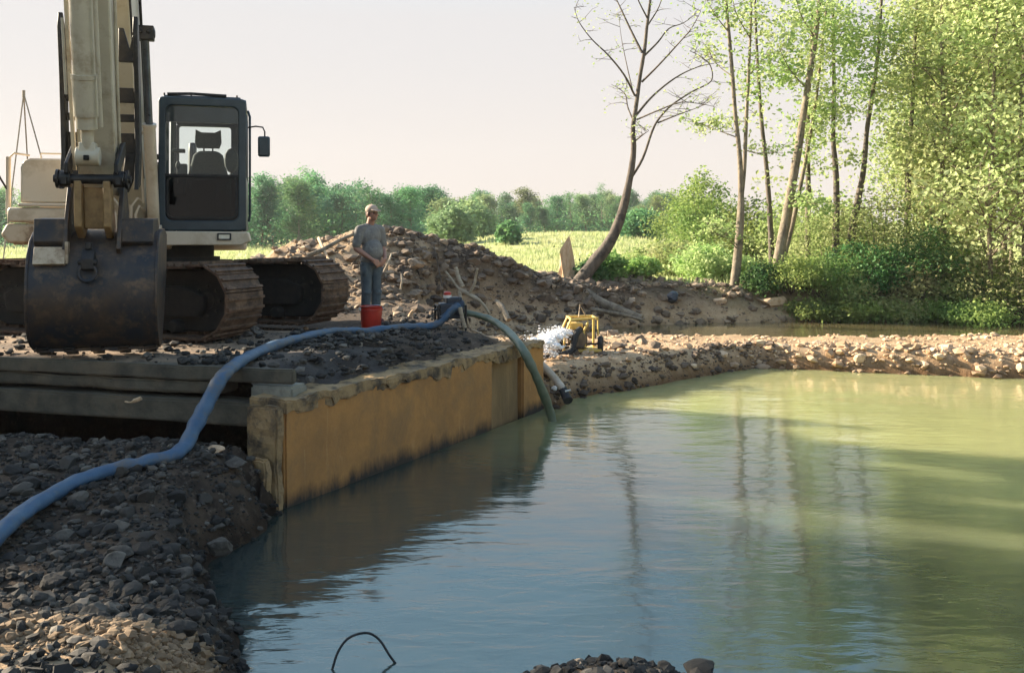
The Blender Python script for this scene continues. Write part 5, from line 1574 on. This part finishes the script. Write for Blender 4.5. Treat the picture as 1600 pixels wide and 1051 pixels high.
# trunks surveyed from the photograph -------------------------------------
def path_tree(name, label, d, trunk, diam, branches, bark, leafmat, leaf, nleaf, clump=.25, twig=True, extra=(), ddepth=.0, base_z=True):
    pts = [P(px, py, d + ddepth * i) for i, (px, py) in enumerate(trunk)]
    base = Vector((pts[0].x, pts[0].y, H(pts[0].x, pts[0].y)))
    pts[0].z = min(pts[0].z, base.z) - .05
    path = catmull(pts, 4); n = len(path)
    rr = np.interp(np.linspace(0, len(diam) - 1, n), range(len(diam)), diam) / F * d / 2
    b = MB(); rel = [q - base for q in path]
    b.tube(rel, list(rr), 12, jitter=.14)
    # root flare
    for k in range(5):
        a = k * 1.256 + .4; r0 = rr[0]
        b.tube([rel[1], rel[0] + Vector((math.cos(a) * r0 * .8, math.sin(a) * r0 * .8, r0 * .3)), rel[0] + Vector((math.cos(a) * r0 * 1.5, math.sin(a) * r0 * 1.5, -.12))], [r0 * .7, r0 * .5, r0 * .2], 7)
    cent = []
    for br in branches:
        w0 = br[0]; q = [P(px, py, d + dz) - base for px, py, dz in br[1:]]
        q = catmull(q, 4); m_ = len(q)
        b.tube(q, [max(.005, w0 * .72 / F * d / 2 * (1 - .8 * i / (m_ - 1))) for i in range(m_)], 7, cap=False)
        for i in range(m_ // 3, m_):
            if twig:
                for _ in range(rnd.choice((0, 1, 1)) if name == 'leaning_tree' else rnd.choice((1, 1, 2))):
                    L = rnd.uniform(.25, .7); a = rnd.random() * 6.283
                    w = wander(q[i], (math.cos(a), math.sin(a) , rnd.uniform(-.1, .8)), L, 4, .2)
                    b.tube(w, [.008, .007, .006, .004, .003], 4, cap=False)
                    for _k in range(2):
                        w2 = wander(w[rnd.randint(1, 3)], (rnd.gauss(0, 1), rnd.gauss(0, 1), rnd.uniform(-.2, .6)), L * .5, 2, .2)
                        b.tube(w2, [.006, .005, .003], 3, cap=False); cent.append(w2[2])
                    cent += [w[3], w[4]]
            else: cent.append(q[i])
    for px, py, dz, cnt in extra:
        c = P(px, py, d + dz) - base
        for _ in range(cnt): cent.append(c + Vector((rnd.gauss(0, .42), rnd.gauss(0, .5), rnd.gauss(0, .30))))
    root = empty(name, label, 'tree', base)
    b.build('trunk', bark, root, smooth_deg=60)
    if nleaf:
        cent = np.array([c[:] for c in cent])
        v, f = leaf_cloud(clumps(cent, nleaf, clump), leaf, .15)
        np_mesh('crown', v, f, leafmat, root)
    return root


path_tree('leaning_tree', 'dark leaning tree with nearly bare branches curving up over the stream bank', 23.6,
    [(893, 455), (922, 418), (953, 378), (972, 332), (983, 285), (990, 238), (989, 200), (994, 165), (1000, 120), (1007, 78), (1011, 40), (1016, 0), (1021, -60), (1024, -130)],
    [27, 21, 18, 15, 11, 8.5, 7.2, 6.5, 6, 5.5, 5, 4, 3, 2],
    [(6, (1003, 82, 0), (987, 50, .2), (972, 18, .4), (958, -12, .6), (945, -45, .8)),
     (5, (992, 150, 0), (975, 117, -.3), (950, 86, -.5), (925, 62, -.7), (905, 35, -.9), (897, 12, -1)),
     (3, (988, 140, 0), (979, 100, .6), (971, 60, .9), (967, 25, 1.1)),
     (5, (1006, 88, 0), (1028, 66, .5), (1045, 45, .9), (1068, 36, 1.2), (1090, 20, 1.4)),
     (5, (1003, 128, 0), (1030, 101, -.4), (1062, 66, -.7), (1080, 45, -1), (1095, 18, -1.2)),
     (6, (994, 180, 0), (1020, 150, .4), (1055, 122, .8), (1090, 105, 1), (1128, 97, 1.3)),
     (4, (995, 187, 0), (1030, 172, -.5), (1064, 160, -.8), (1098, 163, -1), (1120, 168, -1.2)),
     (6.5, (983, 283, 0), (1004, 248, .2), (1019, 205, .4), (1030, 185, .5), (1050, 164, .6), (1082, 143, .7), (1111, 127, .8), (1110, 103, .8), (1094, 88, .7), (1078, 80, .7)),
     (4, (1028, 192, .5), (1055, 181, .2), (1080, 172, 0), (1101, 164, -.2)),
     (4, (990, 190, 0), (981, 168, .3), (977, 148, .5), (966, 138, .7), (955, 132, .8)),
     (4, (1012, 40, 0), (1030, 10, .3), (1042, -30, .6)), (4, (1012, 30, 0), (995, -5, -.3), (985, -45, -.6)),
     (4, (990, 222, 0), (1003, 212, -.2), (1014, 204, -.3))],
    M['bark'], M['leaf_spring'], .07, 2, .14)

path_tree('twin_trunk_tree', 'tall pale barked tree forking into two slender trunks beside the stream', 24.4,
    [(1143, 474), (1148, 440), (1153, 395), (1157, 340), (1158, 300), (1155, 235), (1149, 180), (1143, 100), (1136, 20), (1130, -60), (1126, -150)],
    [17, 14.5, 13.5, 12, 9, 7.5, 6.5, 6, 5, 4, 3],
    [(11, (1158, 310, 0), (1163, 260, .15), (1166, 190, .25), (1170, 110, .3), (1173, 40, .35), (1176, -50, .4), (1178, -130, .4)),
     (3, (1152, 215, 0), (1125, 205, .3), (1100, 195, .6), (1090, 192, .8)), (3, (1166, 235, .2), (1185, 240, .4), (1205, 236, .6)),
     (3, (1145, 120, 0), (1120, 100, .4), (1095, 60, .7)), (3, (1168, 120, .3), (1190, 95, .6), (1210, 60, .9)),
     (3, (1138, 50, 0), (1115, 20, -.3), (1095, -20, -.5)), (3, (1172, 60, .3), (1150, 20, -.1), (1140, -30, -.3)),
     (3, (1152, 390, 0), (1140, 375, -.3), (1120, 365, -.5), (1105, 350, -.7))],
    M['bark_pale'], M['leaf_spring'], .12, 5, .15, extra=[(1150, 30, 0, 20), (1180, 110, .3, 26), (1120, 40, .3, 10), (1190, 30, .5, 26), (1185, 180, .3, 10)])

path_tree('leaning_pair_tree', 'pair of stout pale trunks leaning right together at the stream bank', 25.0,
    [(1200, 474), (1212, 425), (1224, 365), (1235, 305), (1246, 240), (1253, 195), (1263, 130), (1274, 60), (1284, -40), (1290, -140)],
    [23, 18, 16, 14.5, 13, 11, 9.5, 8, 6, 4],
    [(12, (1216, 432, .15), (1236, 360, .3), (1251, 290, .4), (1265, 215, .5), (1276, 150, .55), (1284, 70, .6), (1296, -30, .7), (1300, -130, .7)),
     (4, (1230, 325, .2), (1245, 312, -.1), (1262, 320, -.3), (1278, 330, -.5)), (4, (1256, 215, .5), (1280, 195, .8), (1300, 160, 1)),
     (4, (1262, 140, 0), (1235, 110, -.4), (1215, 70, -.6)), (4, (1284, 90, .6), (1310, 60, .9), (1330, 20, 1.1)), (4, (1274, 60, 0), (1250, 20, -.5), (1240, -30, -.8))],
    M['bark_pale'], M['leaf_spring'], .13, 9, .15, extra=[(1225, 120, 0, 40), (1290, 60, .4, 50), (1270, 200, .4, 24), (1310, 110, .5, 40), (1240, 40, -.3, 40), (1275, 15, 0, 40), (1300, 180, .4, 14)])

for (nm, lb, d, tr, dm, ex_) in [
    ('slender_tree', 'slender dark trunk just left of the leaning pair of trunks', 26.5, [(1207, 440), (1205, 380), (1202, 320), (1197, 255), (1190, 190), (1185, 120), (1181, 40), (1178, -60)], [10, 9, 8, 7, 6, 5, 4, 3], [(1195, 130, 0, 24), (1215, 300, .4, 14), (1180, 40, 0, 24)]),
    ('slender_tree', 'straight slender trunk right behind the leaning pair of trunks', 27, [(1262, 420), (1262, 360), (1263, 300), (1262, 230), (1264, 150), (1268, 60), (1270, -60)], [10, 9, 8, 7, 6, 5, 3], [(1250, 100, 0, 30), (1285, 230, 0, 20)]),
    ('slender_tree', 'thin upright trunk in front of the pale gap in the wood', 26, [(1304, 400), (1307, 330), (1306, 270), (1302, 215), (1303, 140), (1302, 60), (1300, -60)], [12, 10, 9, 7, 6, 5, 3], [(1300, 170, 0, 34), (1318, 90, 0, 34), (1310, 250, .3, 20), (1300, 20, 0, 30)]),
    ('crooked_tree', 'crooked dark trunk leaning right across the pale gap in the wood', 26, [(1318, 420), (1330, 370), (1341, 310), (1350, 260), (1355, 200), (1366, 130), (1374, 60), (1380, -60)], [14, 12, 10, 8, 7, 6, 5, 3], [(1370, 140, 0, 50), (1350, 60, 0, 50), (1395, 40, 0, 50), (1390, 190, .4, 30), (1340, 350, .4, 24)]),
    ('slender_tree', 'thin trunk between the golden shrubs and the crooked tree', 26.5, [(1412, 430), (1418, 340), (1420, 250), (1426, 160), (1430, 60), (1436, -60)], [11, 10, 8, 6, 5, 3], [(1420, 120, 0, 60), (1440, 30, 0, 60), (1405, 230, 0, 50), (1440, 270, 0, 60)]),
]:
    path_tree(nm, lb, d, tr, dm, [], M['bark'], M['leaf_spring'], .13, 11, .16, extra=ex_)

# leafy wood on the right -------------------------------------------------
wood = []
for k in range(4):
    mb_, lv = grow_tree(rnd.uniform(8.5, 10.5), .075, 34, .14, 2.6, 15, .12, .36, upward=.45, twigs=4)
    wood.append((mb_, lv))
made = {}
spots = [(1470, 28.5), (1520, 26.2), (1560, 29), (1600, 25.2), (1650, 27), (1500, 33), (1580, 34), (1440, 33), (1690, 25), (1740, 28), (1800, 26), (1860, 25), (1640, 33), (1460, 38), (1930, 27), (2010, 25), (1545, 23.6), (1475, 25.4), (1510, 30), (1570, 26.5), (1440, 29), (1610, 30), (1620, 23.0), (1720, 22.5), (1830, 21.5), (1950, 20.5)]
for i, (px, d) in enumerate(spots):
    p = P(px, 400, d); gz = max(H(p.x, p.y), -2.1)
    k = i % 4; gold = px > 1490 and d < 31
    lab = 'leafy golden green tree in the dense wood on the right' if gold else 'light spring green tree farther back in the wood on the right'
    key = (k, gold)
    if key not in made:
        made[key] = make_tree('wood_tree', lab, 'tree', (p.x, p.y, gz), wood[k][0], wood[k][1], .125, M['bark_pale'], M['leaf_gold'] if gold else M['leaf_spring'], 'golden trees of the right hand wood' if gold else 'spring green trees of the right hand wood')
        t_ = made[key]
    else:
        t_ = link_copy(made[key]); t_.location = (p.x, p.y, gz)
    s = rnd.uniform(.9, 1.15)
    t_.scale = (s, s, s * rnd.uniform(.95, 1.1)); t_.rotation_euler = (0, 0, rnd.random() * 6.28)

# unseen trees added left of the frame to shade the near bank
for i, (x, y, sx_, sz_) in enumerate([(-12.4, 10.0, .70, 1.0), (-12.8, 11.5, .62, .95), (-12.6, 12.0, .40, .5), (-15.6, 11.9, .70, 1.1), (-15.8, 12.6, .55, .9), (-12.2, 5.45, .66, 1.0), (-13.2, 4.0, .85, .80), (-13.5, 1.8, .85, .85), (-11.5, .2, .8, .7)]):
    t_ = link_copy(first[[k_ for k_ in sorted(first) if k_[0] < 5][i % 4]])
    t_.location = (x, y, H(x, y)); t_.scale = (sx_, sx_, sz_); t_.rotation_euler = (0, 0, i * 1.3)
    t_['label'] = 'unseen tree added left of the excavator to shade the near bank'; t_['group'] = 'added shade trees left of the excavator'

# grass and weeds ----------------------------------------------------------
n = 15000
th = rng.uniform(R(-34), R(34), n); rr_ = 23 * (95 / 23) ** rng.random(n)
gx, gy = np.sin(th) * rr_, np.cos(th) * rr_
k = (gy > 24.6) & (sd_poly(gx, gy, STREAM) > .6) & ~((gx > -7) & (gx < 1.5) & (gy < 26.5))
gx, gy, rr_ = gx[k], gy[k], rr_[k]; n = len(gx)
gz = height(gx, gy)
reps = 7
c = np.repeat(np.stack([gx, gy, gz], 1), reps, axis=0); sz = np.repeat(.07 + .0025 * rr_, reps) * rng.uniform(.6, 1.5, n * reps)
a = rng.random(n * reps) * 6.283; off = np.stack([np.cos(a), np.sin(a), np.zeros_like(a)], 1)
base = c + off * (rng.random((n * reps, 1)) * .28)
wv = np.stack([-np.sin(a), np.cos(a), np.zeros_like(a)], 1) * (.012 + .0006 * np.repeat(rr_, reps))[:, None]
tip = base + off * (sz * .5 * rng.random(n * reps))[:, None]; tip[:, 2] += sz
v = np.stack([base - wv, base + wv, tip], 1).reshape(-1, 3); v[:, 2] -= .02
M['grass'] = foliage_mat('field_grass', (.45, .47, .23), (.34, .42, .17), (.50, .50, .27), .4, .25)
tag(np_mesh('grass', v, np.arange(len(v)).reshape(-1, 3), M['grass']), 'yellow green meadow grass of the field', 'grass', None, 'stuff')

# ------------------------------------------------------------------ light, sky, camera
SUN_AZ = Vector((-.93, .36, 0)).normalized(); EL = R(22)
sd = Vector((SUN_AZ.x * math.cos(EL), SUN_AZ.y * math.cos(EL), math.sin(EL)))
sl = bpy.data.lights.new('sun', 'SUN'); sl.energy = 5.0; sl.angle = R(1.4); sl.color = (1.0, .86, .66)
so = bpy.data.objects.new('sun', sl); C.objects.link(so); so.rotation_euler = sd.to_track_quat('Z', 'Y').to_euler(); so.location = (-20, 10, 20)

w = bpy.data.worlds.new('World'); bpy.context.scene.world = w; w.use_nodes = True
nt = w.node_tree; bg = nt.nodes['Background']
sky = nt.nodes.new('ShaderNodeTexSky'); sky.sky_type = 'NISHITA'; sky.sun_disc = False
sky.sun_elevation = EL; sky.sun_rotation = math.atan2(SUN_AZ.x, SUN_AZ.y); sky.dust_density = 3.0; sky.air_density = 1.2; sky.ozone_density = 1.5
tc = nt.nodes.new('ShaderNodeTexCoord'); sx = nt.nodes.new('ShaderNodeSeparateXYZ'); nt.links.new(tc.outputs['Generated'], sx.inputs[0])
def srange(v, a, b_, lo, hi):
    q = nt.nodes.new('ShaderNodeMapRange'); q.interpolation_type = 'SMOOTHSTEP'
    for i_, val in ((1, a), (2, b_), (3, lo), (4, hi)): q.inputs[i_].default_value = val
    nt.links.new(v, q.inputs[0]); return q.outputs[0]


# thin high haze: pale near the horizon, clear light blue above it, deep sky overhead
mx = mixrgb(nt, srange(sx.outputs[2], .42, .75, .85, .05), sky.outputs[0], (1.42, 2.45, 3.10))
mx = mixrgb(nt, srange(sx.outputs[2], .22, .38, .96, .0), mx, mixrgb(nt, srange(sx.outputs[2], .0, .24, 0, 1), (2.70, 2.40, 2.16), (2.42, 2.31, 2.27)))
nt.links.new(mx, bg.inputs[0]); bg.inputs[1].default_value = .1

hz = MB(); hz.span((-170, -30, -5), (170, 150, 14))
ho = hz.build('haze', None, smooth_deg=0)
hm = bpy.data.materials.new('haze_air'); hm.use_nodes = True; hn = hm.node_tree; hn.nodes.remove(hn.nodes['Principled BSDF'])
pv = hn.nodes.new('ShaderNodeVolumePrincipled'); pv.inputs['Color'].default_value = (.93, .96, 1.0, 1); pv.inputs['Density'].default_value = .00045; pv.inputs['Anisotropy'].default_value = .3
hn.links.new(pv.outputs[0], hn.nodes['Material Output'].inputs['Volume']); ho.data.materials.append(hm)
tag(ho, 'pale summer haze over the field', 'haze', None, 'stuff')

cam = bpy.data.cameras.new('camera'); co = bpy.data.objects.new('camera', cam); C.objects.link(co)
cam.sensor_width = 36; cam.lens = F / 1600 * 36; cam.shift_y = (HY - 525.5) / 1600
cam.clip_start = .05; cam.clip_end = 3000
co.rotation_euler = (math.pi / 2, 0, 0); co.location = (0, 0, 0)
S = bpy.context.scene; S.camera = co
S.view_settings.view_transform = 'Standard'; S.view_settings.look = 'None'; S.view_settings.gamma = 1; S.view_settings.use_curve_mapping = False
S.view_settings.exposure = 1.8
S.cycles.max_bounces = 6; S.cycles.transparent_max_bounces = 12
S.cycles.caustics_reflective = False; S.cycles.caustics_refractive = False
